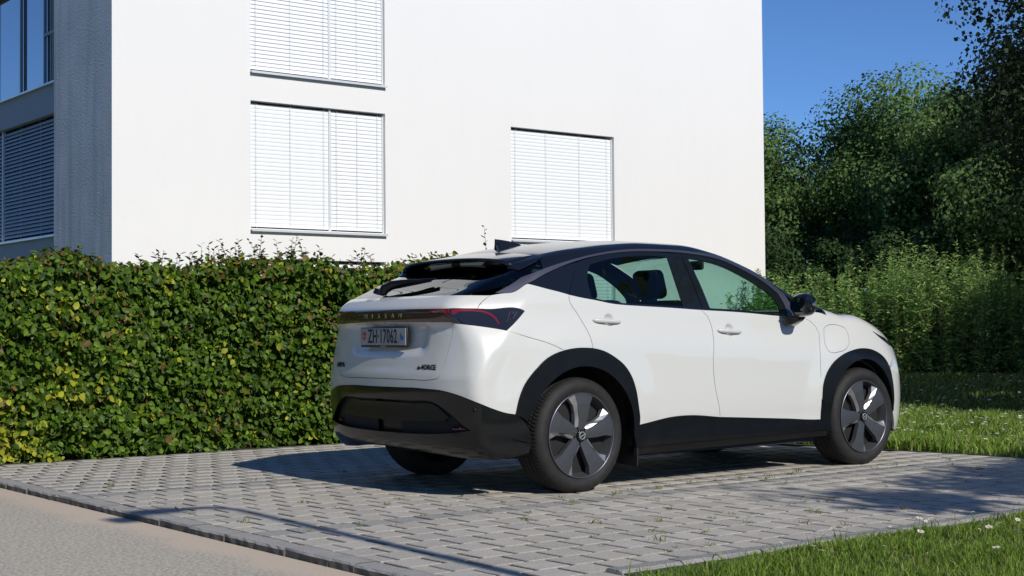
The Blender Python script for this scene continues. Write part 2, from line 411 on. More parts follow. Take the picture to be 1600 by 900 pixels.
ptm = [(8, 9, 10, 11)] + [(l + i, l + (i + 1) % 4, l + 4 + (i + 1) % 4, l + 4 + i) for l in (0, 4) for i in range(4)]
far_me = np_mesh('far_pavers', np.concatenate(vv), 12, ptm, cc)
c4 = np.ones((len(cc), 12, 4)); c4[:, :, :3] = cc[:, None]; c4[:, :8] *= DIRT; far_me.attributes['Col'].data.foreach_set('color', c4.ravel().astype(np.float32))
tag(link('far_pavers', far_me, m_pav, paving), kind='stuff')

# kerb stones along the road
kerb = tag(sheet('kerb', -2.555, -2.475, -9, 8, -.050, m_bed), kind='structure')
y = -4.6; ks = np.random.default_rng(3)
while y < 4.4:
    ln = ks.choice([.22, .39, .41, .30]); mb = MB(); n = max(3, int(ln / .05)); vs = []
    for i in range(n + 1):
        t = -ln / 2 + .001 + (ln - .002) * i / n; r = ks.normal(0, .0022, 4)
        vs += [(-.057 + r[0] * 1.4, t, -.06), (-.055 + r[1] * 1.6, t, -.012), (-.047 + r[2], t, -.001), (.056, t, -.001 + r[3] * .3), (.058, t, -.05)]
    fs = [(i * 5 + k, (i + 1) * 5 + k, (i + 1) * 5 + k + 1, i * 5 + k + 1) for i in range(n) for k in range(4)] + [tuple(range(5)), tuple(range(n * 5, n * 5 + 5))[::-1]]
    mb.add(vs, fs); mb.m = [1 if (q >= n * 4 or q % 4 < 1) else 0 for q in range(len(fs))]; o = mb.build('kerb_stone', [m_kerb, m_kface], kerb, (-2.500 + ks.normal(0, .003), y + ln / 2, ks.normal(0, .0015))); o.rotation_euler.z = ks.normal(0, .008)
    y += ln
# raised edging stones beside the near grass
edging = tag(sheet('edging', -1.86, 4.2, -3.33, -3.25, -.050, m_bed), kind='structure')
x = -1.875
while x < 3.9:
    ln = .50 if x > -1.8 else .36; mb = MB(); n = 8; vs = []
    for i in range(n + 1):
        t = .003 + (ln - .006) * i / n; r = ks.normal(0, .003, 4)
        vs += [(t, -.055 + r[0], -.05), (t, -.050 + r[1], .018 + r[3] * .5), (t, -.035, .030 + r[3] * .3), (t, .040 + r[2] * .5, .030 + r[3] * .3), (t, .050, .020), (t, .052, -.05)]
    fs = [(i * 6 + k, i * 6 + k + 1, (i + 1) * 6 + k + 1, (i + 1) * 6 + k) for i in range(n) for k in range(5)] + [tuple(range(6))[::-1], tuple(range(n * 6, n * 6 + 6))]
    mb.add(vs, fs); mb.build('edging_stone', m_gran, edging, (x, -3.27, -.008 + ks.normal(0, .002))); x += ln

# ================================================================== grass and small plants
def blades(name, P0, h, w, cols, lean, m, seed=1, segs=2):
    r = np.random.default_rng(seed); N = len(P0); az = r.uniform(0, 2 * np.pi, N); la = r.uniform(0, 2 * np.pi, N)
    s = np.stack([np.cos(az), np.sin(az), np.zeros(N)], 1) * (w / 2)[:, None]; l = np.stack([np.cos(la), np.sin(la), np.zeros(N)], 1) * (lean * h)[:, None]
    up = np.zeros((N, 3)); up[:, 2] = h
    v = np.stack([P0 - s, P0 + s, P0 + s * .8 + up * .55 + l * .3, P0 - s * .8 + up * .55 + l * .3, P0 + up * (1 - .25 * lean[:, None]) + l], 1).reshape(-1, 3)
    return np_mesh(name, v, 5, [(0, 1, 2, 3), (3, 2, 4)], cols)
m_grass = mat('grass_blades', attr=True, rough=.55, trans=.35, spec=.3)
def gcols(N, r, a=(.095, .175, .022), b=(.25, .36, .05), dry=.05):
    t = r.random((N, 1)) ** 1.3; c = np.array(a) * (1 - t) + np.array(b) * t
    k = r.random(N) < dry; c[k] = np.array((.30, .26, .11)) * r.uniform(.7, 1.1, (k.sum(), 1)); return c
def ground_bed(name, poly, z, amp, seed):
    """soil mound under a grass area"""
    mb = MB(); mb.add([(x, y, z) for x, y in poly], [tuple(range(len(poly)))]); return tag(mb.build(name, m_soil), kind='structure')
gr = np.random.default_rng(11)
ground_bed('near_lawn', [(-1.86, -3.315), (5, -3.315), (9, -3.315), (9, -9), (-1.5, -9), (-1.86, -5)], .006, 0, 1)
ground_bed('far_lawn', [(4.02, -3.2), (60, -3.2), (60, 60), (-40, 60), (-40, 3.98), (3.6, 3.98), (3.70, 1.4), (3.86, .2), (4.05, -1.0)], .004, 0, 2)
# near grass, only the strip the picture reaches
N = 30000; p = np.stack([gr.uniform(-1.9, 2.2, N), -3.295 - 1.38 * gr.random(N) ** 1.05, np.full(N, .004)], 1)
p = p[~((p[:, 0] < -1.05 - .35 * gr.random(N)) & (p[:, 1] > -3.46) & (gr.random(N) < .8))]; N = len(p)
clump = np.sin(p[:, 0] * 5.1 + 1.2 * np.sin(p[:, 1] * 4)) * np.sin(p[:, 1] * 6.3 + p[:, 0] * 2)
h = gr.uniform(.025, .065, N) * (1 + .45 * clump) * np.clip((-3.27 - p[:, 1]) / .22, .40, 1) * (1 + .5 * np.clip(np.sin(p[:, 0] * 9 + 2 * np.sin(p[:, 0] * 3.7)), 0, 1) * (p[:, 1] > -3.42)) + (gr.random(N) < .02) * .05
tag(link('near_grass', blades('near_grass', p, h, gr.uniform(.003, .0065, N), gcols(N, gr), gr.uniform(.1, .9, N), None, 3), m_grass), 'lush green lawn grass in the bottom right corner before the paving', 'grass', kind='stuff')
# sunlit strip behind the paving
N = 42000; p = np.stack([3.7 + 4.6 * gr.random(N) ** 1.2, gr.uniform(-2.4, 3.6, N), np.full(N, .003)], 1)
ed = np.where(p[:, 1] > 1.4, 3.66, np.interp(p[:, 1], [-2.4, -1.0, .2, 1.4], [4.12, 4.05, 3.88, 3.72])); p = p[p[:, 0] > ed + .08 * gr.random(N)]; N = len(p)
clump = np.sin(p[:, 0] * 3.1 + 2 * np.sin(p[:, 1] * 2.2)) * np.sin(p[:, 1] * 4.3)
h = gr.uniform(.05, .14, N) * (1 + .4 * clump)
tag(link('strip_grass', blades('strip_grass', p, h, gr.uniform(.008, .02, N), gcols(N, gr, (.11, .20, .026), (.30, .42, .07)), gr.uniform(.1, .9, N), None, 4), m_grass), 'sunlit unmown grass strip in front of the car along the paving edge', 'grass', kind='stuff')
# shaded lawn beyond
N = 45000; p = np.stack([8 + 17 * gr.random(N) ** 1.4, gr.uniform(-2, 14, N), np.full(N, .003)], 1); p = p[(p[:, 1] - 1.0) < (p[:, 0]) * .9]; N = len(p)
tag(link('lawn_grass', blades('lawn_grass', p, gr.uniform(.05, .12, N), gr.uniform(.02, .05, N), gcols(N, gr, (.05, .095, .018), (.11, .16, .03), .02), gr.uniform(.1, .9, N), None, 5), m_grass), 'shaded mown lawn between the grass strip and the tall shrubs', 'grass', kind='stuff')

# daisies
m_petal = mat('white_petals', (.80, .79, .76), .6, trans=.2); m_eye = mat('yellow_flower_eye', (.55, .38, .03), .7); m_stalk = mat('flower_stalk', (.10, .15, .03), .7)
def daisy_mesh(seed, big):
    r = np.random.default_rng(seed); mb = MB(); H = r.uniform(.06, .11); t = Vector((r.normal(0, .3), r.normal(0, .3), 1)).normalized(); top = Vector((t.x * H * .4, t.y * H * .4, H))
    mb.tube([(0, 0, 0), (top.x * .4, top.y * .4, H * .55), top], .0012, 4, 2)
    q = t.to_track_quat('Z', 'Y').to_matrix(); n = 11; rad = .011 * big
    for i in range(n):
        a = 2 * math.pi * i / n; d_ = Vector((math.cos(a), math.sin(a), 0)); s_ = Vector((-math.sin(a), math.cos(a), 0)); k = r.uniform(.85, 1.1)
        mb.add([top + q @ v for v in (d_ * rad * .25, d_ * rad * .7 + s_ * rad * .2 + Vector((0, 0, .001)), d_ * rad * k + Vector((0, 0, r.uniform(-.002, .004))), d_ * rad * .7 - s_ * rad * .2 + Vector((0, 0, .001)))], [(0, 1, 2, 3)], 0)
    for i in range(7):
        a, b_ = 2 * math.pi * i / 7, 2 * math.pi * (i + 1) / 7
        mb.add([top + q @ Vector((0, 0, .004)), top + q @ Vector((rad * .33 * math.cos(a), rad * .33 * math.sin(a), .0012)), top + q @ Vector((rad * .33 * math.cos(b_), rad * .33 * math.sin(b_), .0012))], [(0, 1, 2)], 1)
    me = mb.mesh('daisy')
    for m_ in (m_petal, m_eye, m_stalk): me.materials.append(m_)
    return me
DM = [daisy_mesh(i, 1.0 + .35 * (i % 3)) for i in range(7)]
for i in range(70):
    x = gr.uniform(-1.3, 1.6); y = -3.42 - .9 * gr.random() ** 1.3
    tag(link('daisy', DM[i % 7], None, None, (x, y, .006)), 'small white daisy standing in the near grass', 'flower', 'daisies in the near grass').rotation_euler.z = gr.uniform(0, 6)
N = 420; p = np.stack([4.2 + 3.4 * gr.random(N), gr.uniform(-2.3, 2.4, N), gr.uniform(.10, .17, N)], 1)
hx = np.array([(math.cos(a), math.sin(a), 0) for a in np.linspace(0, 2 * np.pi, 7)[:-1]])
v = (p[:, None] + hx[None] * gr.uniform(.011, .020, (N, 1, 1)) + gr.normal(0, .003, (N, 6, 3))).reshape(-1, 3)
N2 = 260; p2 = np.stack([8 + 10 * gr.random(N2), gr.uniform(0, 10, N2), gr.uniform(.09, .14, N2)], 1)
v2 = (p2[:, None] + hx[None] * gr.uniform(.02, .03, (N2, 1, 1)) + gr.normal(0, .003, (N2, 6, 3))).reshape(-1, 3)
tag(link('far_daisies', np_mesh('far_daisies', np.concatenate([v, v2]), 6, [(0, 1, 2, 3, 4, 5)]), m_petal), 'many tiny white daisies scattered over the lawn behind the car', 'flowers', kind='stuff')

# weeds in the joints
m_weed = mat('weed_leaves', attr=True, rough=.6, trans=.3)
def weed_mesh(seed):
    r = np.random.default_rng(seed); n = int(r.integers(9, 20)); P0 = np.zeros((n, 3)); P0[:, 0] = r.normal(0, .010, n); P0[:, 1] = r.normal(0, .030, n); P0[:, 2] = -.006
    me = blades('weed', P0, r.uniform(.015, .045, n) * (1 + (r.random(n) < .12)), r.uniform(.004, .009, n), gcols(n, r, (.10, .14, .03), (.24, .28, .06), .15), r.uniform(.4, 1.3, n), None, seed); me.materials.append(m_weed); return me
WD = [weed_mesh(100 + i) for i in range(10)]
wr = np.random.default_rng(5)
wspots = [(-2.05, 1.5), (-2.0, 1.2), (-2.22, 1.75), (-1.55, 2.3), (-1.62, 2.1), (-1.35, 2.45), (-1.4, 1.9), (-2.22, .9), (-2.3, .35), (-2.28, .05), (-2.3, -.2), (-2.3, -.75), (-1.15, 1.2), (-1.28, .75),
          (-1.58, -.55), (-1.60, -.22), (-1.30, -.62), (-1.05, -.45), (-.98, -.9), (-.72, -.55), (-.65, -.98), (-.42, -1.28), (-.30, -1.02), (-.9, -1.45), (-1.05, -1.7), (-.92, -2.05), (-.62, -2.2), (-.75, -2.28),
          (-.88, -2.5), (-.7, -2.65), (-.28, -2.3), (-.3, -2.55), (-1.05, -2.7), (-.15, -1.85), (.12, -1.1), (.35, -.98), (.5, -1.05), (.72, -1.0), (.95, -.95), (1.15, -.98), (1.3, -1.02), (1.45, -.92), (1.65, -.98),
          (1.85, -1.0), (1.5, -1.1), (1.05, -1.12), (2.0, -.9), (2.3, -1.15), (2.6, -1.1), (2.9, -1.05), (.3, -2.5), (.05, -2.95), (.8, -2.2), (-.1, -2.75), (3.2, -1.35), (3.0, -1.7), (3.5, -1.1), (3.75, -.9), (3.6, -1.6)]
for i in range(64):      # more of them, scattered thinly over the paving
    wspots.append((float(wr.uniform(-2.3, 3.6)), float(wr.choice([wr.uniform(-3.1, -1.0), wr.uniform(-3.1, -1.0), wr.uniform(1.2, 3.4)]))))
for i, (x, y) in enumerate(wspots):
    xg = round((x + 2.385) / .1) * .1 - 2.385 + .0
    o = tag(link('joint_weed', WD[i % 10], None, None, (xg + wr.normal(0, .01), y, .0)), 'low green weed tuft growing from a joint in the paving', 'weed', 'weeds in the paving joints'); o.rotation_euler.z = wr.choice([0, 1.57, 3.14]) + wr.normal(0, .15); s_ = (wr.uniform(.5, 1.1) if i < 59 else wr.uniform(.3, .65)); o.scale = (s_, s_, s_)

# ================================================================== apartment building
m_wall = mat('white_render', (.735, .73, .72), .9, noise=[(.6, .25, (.70, .695, .69)), (5, .10, (.70, .695, .69))], bump=(90, .5, .010))
def streaked(m, amt, dark):
    nt = m.node_tree; L = nt.links.new; b = nt.nodes['Principled BSDF']; src = b.inputs['Base Color'].links[0].from_socket
    g = nt.nodes.new('ShaderNodeNewGeometry'); mp = nt.nodes.new('ShaderNodeMapping'); mp.inputs['Scale'].default_value = (3.2, 3.2, .22); L(g.outputs['Position'], mp.inputs[0])
    n = nt.nodes.new('ShaderNodeTexNoise'); n.inputs['Scale'].default_value = 1.4; n.inputs['Detail'].default_value = 6; L(mp.outputs[0], n.inputs['Vector'])
    mr = nt.nodes.new('ShaderNodeMapRange'); L(n.outputs[0], mr.inputs[0]); mr.inputs[1].default_value = .45; mr.inputs[2].default_value = .72; mr.inputs[4].default_value = amt
    mx = nt.nodes.new('ShaderNodeMix'); mx.data_type = 'RGBA'; L(mr.outputs[0], mx.inputs[0]); L(src, mx.inputs[6]); mx.inputs[7].default_value = (*dark, 1); L(mx.outputs[2], b.inputs['Base Color'])
streaked(m_wall, .10, (.65, .65, .64))
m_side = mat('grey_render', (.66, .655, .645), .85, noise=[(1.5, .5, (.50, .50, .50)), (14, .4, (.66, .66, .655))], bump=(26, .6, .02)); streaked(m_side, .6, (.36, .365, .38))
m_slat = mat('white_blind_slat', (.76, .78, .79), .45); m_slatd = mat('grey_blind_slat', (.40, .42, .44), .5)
m_sill = mat('metal_sill', (.72, .73, .74), .4, metal=.4); m_rail = mat('guide_rail', (.66, .68, .69), .45, metal=.2)
m_pane = glass_mat('window_pane', (.05, .06, .07), ior=1.9); m_cord = mat('blind_cord', (.60, .61, .62), .8); m_room = mat('dark_room', (.02, .02, .022), .9); m_frame = mat('window_frame_grey', (.22, .23, .25), .5)
BX0, BX1, FY, BY1, BH = 3.73, 19.97, 15.60, 34.0, 12.3
bld = empty('apartment_building', (BX0, FY, 0)); OFF = Vector((BX0, FY, 0))
tag(bld, 'white rendered apartment block with closed venetian blinds behind the hedge', 'building')
def bpart(mb, name, m, parent=bld):
    me = mb.mesh(name); me.transform(Matrix.Translation(-OFF)); return link(name, me, m, parent)
ST = 2.87; wins = []
for k in range(-1, 3):
    zb = 2.87 + ST * k
    wins += [(6.345, 9.235, zb, zb + 2.36, [(6.345, 8.045), (8.045, 9.235)])]
    if k < 1: wins += [(12.31, 15.165, zb, zb + 2.36, [(12.31, 15.165)])]
def wall_grid(u0, u1, z0, z1, holes, f, name, m, depth, inward):
    """wall face with real openings and reveals; f(u, z, d) -> point"""
    us = sorted({u0, u1, *[h[0] for h in holes], *[h[1] for h in holes]}); zs = sorted({z0, z1, *[max(z0, h[2]) for h in holes], *[min(z1, h[3]) for h in holes]})
    mb = MB()
    for a, b in zip(us[:-1], us[1:]):
        for c, e in zip(zs[:-1], zs[1:]):
            mu, mz = (a + b) / 2, (c + e) / 2
            if any(h[0] < mu < h[1] and h[2] < mz < h[3] for h in holes): continue
            mb.add([f(a, c, 0), f(b, c, 0), f(b, e, 0), f(a, e, 0)], [(0, 1, 2, 3)])
    for h in holes:
        a, b, c, e = h[0], h[1], max(z0, h[2]), min(z1, h[3])
        for q in (((a, c), (b, c)), ((b, c), (b, e)), ((b, e), (a, e)), ((a, e), (a, c))):
            mb.add([f(*q[0], 0), f(*q[1], 0), f(*q[1], depth), f(*q[0], depth)], [(3, 2, 1, 0)])
    return bpart(mb, name, m)
ff = lambda u, z, d_: (u, FY + d_, z)
fl = lambda u, z, d_: (BX0 + d_, u, z)
wall_grid(BX0, BX1, -.1, BH, [w[:4] for w in wins], ff, 'facade_wall', m_wall, .26, 1)
slat_cache = {}
def slat_mesh(L, tilt, m, axis):
    key = (round(L, 3), tilt, m.name, axis)
    if key not in slat_cache:
        mb = MB(); vs = []; n = 4; wd = .080
        for t in (0, 1):
            for i in range(n + 1):
                q = (i / n - .5); c = -.006 * (1 - 4 * q * q)
                out, up_ = q * wd * math.cos(tilt) - c * math.sin(tilt), -q * wd * math.sin(tilt) - c * math.cos(tilt)
                vs.append((t * L, -out, up_) if axis == 'x' else (-out, t * L, up_))
        fs = [(i, i + 1, n + 2 + i, n + 1 + i) for i in range(n)]
        mb.add(vs, fs, 0, True); me = mb.mesh('slat'); me.materials.append(m); slat_cache[key] = me
    return slat_cache[key]
def blind(win, a, b, c, e, tilt, m, axis, d_, pitch=.0745, room=True):
    """venetian blind in the opening a..b, c..e; children of the window"""
    L = b - a - .05; z = e - .085; me = slat_mesh(L, tilt, m, axis); i = 0
    while z > c + .05:
        o = link('slat', me, None, win); p = Vector((a + .025, FY + d_, z)) if axis == 'x' else Vector((BX0 + d_, a + .025, z)); o.location = p - OFF
        o.rotation_euler[1 if axis == 'x' else 0] = rng.normal(0, .0006); z -= pitch
    pt = (lambda u, dd, zz: (u, FY + dd, zz)) if axis == 'x' else (lambda u, dd, zz: (BX0 + dd, u, zz))
    for u in ((a + .14, (a + b) / 2, b - .14) if L < 2.2 else (a + .16, a + L * .35, a + L * .68, b - .16)): bpart(MB().tube([pt(u, d_ - .044, e - .04), pt(u, d_ - .044, c + .03)], .0035, 5), 'blind_cord', m_cord, win)
    for u in (a + .012, b - .012): bpart(MB().box(pt(u, d_, (c + e) / 2), (.024, .05, e - c - .01) if axis == 'x' else (.05, .024, e - c - .01)), 'guide_rail', m_rail, win)
    mb = MB(); mb.box(pt((a + b) / 2, d_, c + .032), (L, .07, .03) if axis == 'x' else (.07, L, .03)); bpart(mb, 'bottom_rail', m, win)
for wi, (a, b, c, e, parts) in enumerate(wins):
    mb = MB(); z0 = max(c, -.05); mb.add([ff(a, z0, .25), ff(b, z0, .25), ff(b, e, .25), ff(a, e, .25)], [(0, 1, 2, 3)])
    win = bpart(mb, 'window', m_room)
    mb = MB(); mb.box(((a + b) / 2, FY + .075, z0 + .012), (b - a + .02, .29, .025)); mb.box(((a + b) / 2, FY - .072, z0 + .004), (b - a + .02, .008, .042)); bpart(mb, 'sill', m_sill, win)
    mb = MB(); mb.add([ff(a, z0, .20), ff(b, z0, .20), ff(b, e, .20), ff(a, e, .20)], [(0, 1, 2, 3)]); bpart(mb, 'pane', m_pane, win)
    for k, (p0, p1) in enumerate(parts):
        tl = 1.46 if b > 12 else {0: 1.2, 1: (1.47, 1.39)[k if k < 2 else 0], 2: 1.34, 3: 1.34}[round(c / ST)] if c > 1 else 1.05
        blind(win, p0, p1, z0, e, tl, m_slat, 'x', .10)
# shaded gable side: a pier at the corner, then a recessed strip of windows
PYE = 18.30
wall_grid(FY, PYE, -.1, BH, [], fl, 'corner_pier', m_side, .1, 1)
lw = [(PYE, 33.0, 2.87 + ST * k, 5.16 + ST * k) for k in range(-1, 3)]
mb = MB()
mb.add([(BX0, PYE, -.1), (BX0 + .14, PYE, -.1), (BX0 + .14, PYE, BH), (BX0, PYE, BH)], [(0, 1, 2, 3)]); bpart(mb, 'pier_return', m_side)
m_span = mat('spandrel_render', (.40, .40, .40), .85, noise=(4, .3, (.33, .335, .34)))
for k, (a, b, c, e) in enumerate(lw):
    nz = lw[k + 1][2] if k + 1 < len(lw) else BH
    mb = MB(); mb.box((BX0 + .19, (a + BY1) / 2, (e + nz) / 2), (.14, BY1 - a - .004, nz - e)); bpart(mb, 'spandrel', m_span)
    mb = MB(); mb.add([fl(a, c, .42), fl(b, c, .42), fl(b, e, .42), fl(a, e, .42)], [(3, 2, 1, 0)]); win = bpart(mb, 'window', m_room)
    mb = MB(); mb.box((BX0 + .17, (a + b) / 2 + .01, c - .012), (.24, b - a, .035)); bpart(mb, 'sill', m_sill, win)
    mb = MB(); mb.add([fl(a, c, .34), fl(b, c, .34), fl(b, e, .34), fl(a, e, .34)], [(3, 2, 1, 0)])
    bpart(mb, 'pane', glass_mat('sky_pane', (.03, .04, .05), ior=5.0) if k == 2 else m_pane, win)
    if k == 2:
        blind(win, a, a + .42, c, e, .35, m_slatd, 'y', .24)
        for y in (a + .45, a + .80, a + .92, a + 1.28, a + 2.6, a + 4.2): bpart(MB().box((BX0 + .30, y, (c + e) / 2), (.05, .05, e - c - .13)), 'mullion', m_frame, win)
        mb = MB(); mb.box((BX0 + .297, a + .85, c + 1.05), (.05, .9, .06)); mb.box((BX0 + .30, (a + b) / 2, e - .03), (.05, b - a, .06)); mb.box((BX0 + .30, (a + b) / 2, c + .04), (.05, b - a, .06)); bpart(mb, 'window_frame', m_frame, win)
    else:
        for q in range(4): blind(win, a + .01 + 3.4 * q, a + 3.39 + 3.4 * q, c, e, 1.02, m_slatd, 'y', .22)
mb = MB(); mb.box(((BX0 + BX1) / 2, (FY + BY1) / 2, BH + .1), (BX1 - BX0 + .1, BY1 - FY + .1, .2)); bpart(mb, 'roof', m_side)
mb = MB(); mb.add([(BX1, FY, -.1), (BX1, BY1, -.1), (BX1, BY1, BH), (BX1, FY, BH), (BX0, BY1, -.1), (BX0, BY1, BH)], [(0, 1, 2, 3), (1, 4, 5, 2)]); bpart(mb, 'rear_wall', m_wall)
# ================================================================== the car
m_paint = mat('white_pearl_paint', (.55, .555, .535), .34, coat=1.0, spec=.5)
m_gloss = mat('black_gloss', (.006, .007, .009), .16, coat=.5, spec=.4)
m_clad = mat('black_cladding', (.004, .0045, .0058), .30, spec=.28, noise=(9, .12, (.02, .019, .018)))
m_bump = mat('black_bumper', (.0045, .005, .006), .20, spec=.35, coat=.3, crough=.08, noise=(12, .10, (.016, .0155, .015)))
m_satin = mat('satin_trim', (.16, .16, .20), .35, metal=.85)
m_dark = mat('dark_liner', (.006, .006, .007), .8)
m_rub = mat('tyre_rubber', (.013, .013, .013), .7, spec=.35, noise=(25, .4, (.028, .0265, .025)))
m_blade = mat('dark_grey_wheel_blade', (.055, .057, .064), .42, metal=.3)
m_alu = mat('machined_aluminium', (.50, .50, .51), .36, metal=.85)
m_seat = mat('dark_upholstery', (.012, .012, .014), .7)
m_disc = mat('brake_disc', (.05, .047, .045), .4, metal=.8)
m_red = mat('red_lens', (.17, .005, .007), .12, coat=1.0)
m_smoke = mat('smoked_red_lens', (.040, .013, .014), .10, coat=1.0)
m_smoke2 = mat('smoked_lens', (.012, .012, .016), .08, coat=1.0)
m_plate = mat('plate_white', (.34, .34, .34), .4)
m_ink = mat('black_ink', (.01, .01, .01), .4)
m_chrome = mat('chrome_letters', (.22, .22, .22), .45, metal=.3)
m_blue = mat('blue_print', (.02, .12, .45), .4)
m_redp = mat('red_print', (.5, .02, .02), .4)
m_glass = glass_mat('side_glass', (.52, .72, .66))
m_pglass = glass_mat('privacy_glass', (.42, .58, .53))
m_rglass = glass_mat('rear_window_glass', (.05, .055, .06), ior=1.6)
m_mirror = mat('mirror_glass', (.35, .37, .38), .02, metal=1.0)

car = empty('parked_car', (1.4, 0, 0))
tag(car, 'white crossover car with black roof and black wheel arches parked on the paving', 'car')
CARI = Matrix.Translation((-1.4, 0, 0))

def smooth_poly(poly, step, corner=30):
    P = np.array(poly, float); n = len(P); out = []
    def tan(i):
        a = P[i] - P[i - 1]; b = P[(i + 1) % n] - P[i]
        la, lb = np.linalg.norm(a), np.linalg.norm(b)
        ang = np.degrees(np.arccos(np.clip(a @ b / (la * lb + 1e-12), -1, 1)))
        if ang > corner: return None
        return (a / la * lb + b / lb * la) / (la + lb)
    T = [tan(i) for i in range(n)]
    for i in range(n):
        j = (i + 1) % n; p, q = P[i], P[j]; L = np.linalg.norm(q - p); e = (q - p) / L
        t0 = e if T[i] is None else T[i]; t1 = e if T[j] is None else T[j]
        k = max(1, int(np.ceil(L / step)))
        for s in range(k):
            t = s / k; h = t * t * (3 - 2 * t)
            out.append((2 * t**3 - 3 * t**2 + 1) * p + (t**3 - 2 * t**2 + t) * L * t0 + (-2 * t**3 + 3 * t**2) * q + (t**3 - t**2) * L * t1)
    return np.array(out)

def area(P): return .5 * np.sum(P[:, 0] * np.roll(P[:, 1], -1) - np.roll(P[:, 0], -1) * P[:, 1])
def inset_poly(P, d):
    if area(P) < 0: P = P[::-1]
    a = P - np.roll(P, 1, 0); b = np.roll(P, -1, 0) - P
    a /= np.linalg.norm(a, axis=1)[:, None] + 1e-12; b /= np.linalg.norm(b, axis=1)[:, None] + 1e-12
    n = np.stack([-(a + b)[:, 1], (a + b)[:, 0]], 1); n /= np.linalg.norm(n, axis=1)[:, None] + 1e-9
    return P + n * d
def inside(pts, P):
    x, y = pts[:, 0], pts[:, 1]; r = np.zeros(len(pts), bool); Q = np.roll(P, -1, 0)
    for (x1, y1), (x2, y2) in zip(P, Q):
        if y1 == y2: continue
        c = ((y1 > y) != (y2 > y)) & (x < (x2 - x1) * (y - y1) / (y2 - y1) + x1); r ^= c
    return r

def panel(name, poly, material, parent, off=0., mapping='uz', grid=.035, skirt=.014, holes=(), sym=False, side=-1, ins=.0018, extra=None, shrink_sym=True):
    """a sheet of the body surface cut to a traced outline, its edges folded inward"""
    Pb = smooth_poly(poly, grid)
    if ins: 
        Q = inset_poly(Pb, ins)
        if sym:
            lim = UC if mapping == 'uz' else 0.
            base = Pb if area(Pb) > 0 else Pb[::-1]
            on = np.abs(base[:, 0 if mapping == 'uz' else 1] - lim) < 1e-6
            Q[on, 0 if mapping == 'uz' else 1] = lim
        Pb = Q
    loops = [Pb] + [np.array(h) for h in holes]
    lo, hi = Pb.min(0), Pb.max(0)
    gx, gy = np.meshgrid(np.arange(lo[0], hi[0], grid), np.arange(lo[1], hi[1], grid))
    gx = gx + (np.arange(gx.shape[0])[:, None] % 2) * grid * .5
    G = np.stack([gx.ravel(), gy.ravel()], 1)
    if extra is not None: G = np.concatenate([G, extra])
    ok = inside(G, inset_poly(Pb, grid * .35))
    for h in loops[1:]: ok &= ~inside(G, inset_poly(np.array(h), -grid * .35))
    G = G[ok]
    pts = np.concatenate(loops + [G]); edges = []; n0 = 0
    for l in loops:
        k = len(l); edges += [(n0 + i, n0 + (i + 1) % k) for i in range(k)]; n0 += k
    vs, es, fs, *_ = delaunay_2d_cdt([Vector(p) for p in pts], edges, [], 0, 1e-7)
    vs = np.array([(v.x, v.y) for v in vs]); fs = np.array([f for f in fs if len(f) == 3])
    cen = vs[fs].mean(1); k = inside(cen, Pb)
    for h in loops[1:]: k &= ~inside(cen, np.array(h))
    fs = fs[k]
    hit = hit_uz if mapping == 'uz' else hit_xy
    X, N = hit(vs[:, 0], vs[:, 1], off)
    # orientation
    a = np.cross(X[fs[:, 1]] - X[fs[:, 0]], X[fs[:, 2]] - X[fs[:, 0]]); flip = (a * N[fs[:, 0]]).sum(1) < 0
    fs[flip] = fs[flip][:, ::-1]
    # boundary edges
    cnt = {}
    for f in fs:
        for i in range(3):
            e = (int(f[i]), int(f[(i + 1) % 3])); cnt[e] = 1
    bd = [e for e in cnt if (e[1], e[0]) not in cnt]
    if sym:
        c = vs[:, 0] if mapping == 'uz' else vs[:, 1]; lim = UC if mapping == 'uz' else 0.
        bd = [e for e in bd if not (abs(c[e[0]] - lim) < 1e-5 and abs(c[e[1]] - lim) < 1e-5)]
    V = X.tolist(); NN = [[N[i] for i in f] for f in fs]; FF = [list(map(int, f)) for f in fs]
    if skirt:
        m = {}
        for e in bd:
            for i in e:
                if i not in m: m[i] = len(V); V.append((X[i] - N[i] * skirt).tolist())
        for (i, j) in bd:
            q = [j, i, m[i], m[j]]; FF.append(q); p = np.array([V[t] for t in q]); fn = np.cross(p[1] - p[0], p[3] - p[0]); fn /= np.linalg.norm(fn) + 1e-12
            NN.append([fn] * 4)
    V = np.array(V)
    def mk(sides):
        vv, ff, nn = [], [], []
        for s in sides:
            b = len(vv) and sum(len(t) for t in vv)
            w = V * (1, s, 1); vv.append(w)
            for f, n in zip(FF, NN):
                idx = [t + b for t in f]; n2 = [np.array(t) * (1, s, 1) for t in n]
                if s < 0: idx = idx[::-1]; n2 = n2[::-1]
                ff.append(idx); nn += n2
        vv = np.concatenate(vv)
        me = bpy.data.meshes.new(name); me.from_pydata((vv - (1.4, 0, 0)).tolist(), [], ff)
        me.polygons.foreach_set('use_smooth', [True] * len(ff)); me.update()
        me.normals_split_custom_set([tuple(t) for t in nn])
        return me
    if sym: return link(name, mk((-1, 1)), material, parent)
    return link(name, mk((side,)), material, parent)

def cpart(mb, name, material, parent=None, smooth=False):
    me = mb.mesh(name); me.transform(CARI); o = link(name, me, material, parent or car)
    return o

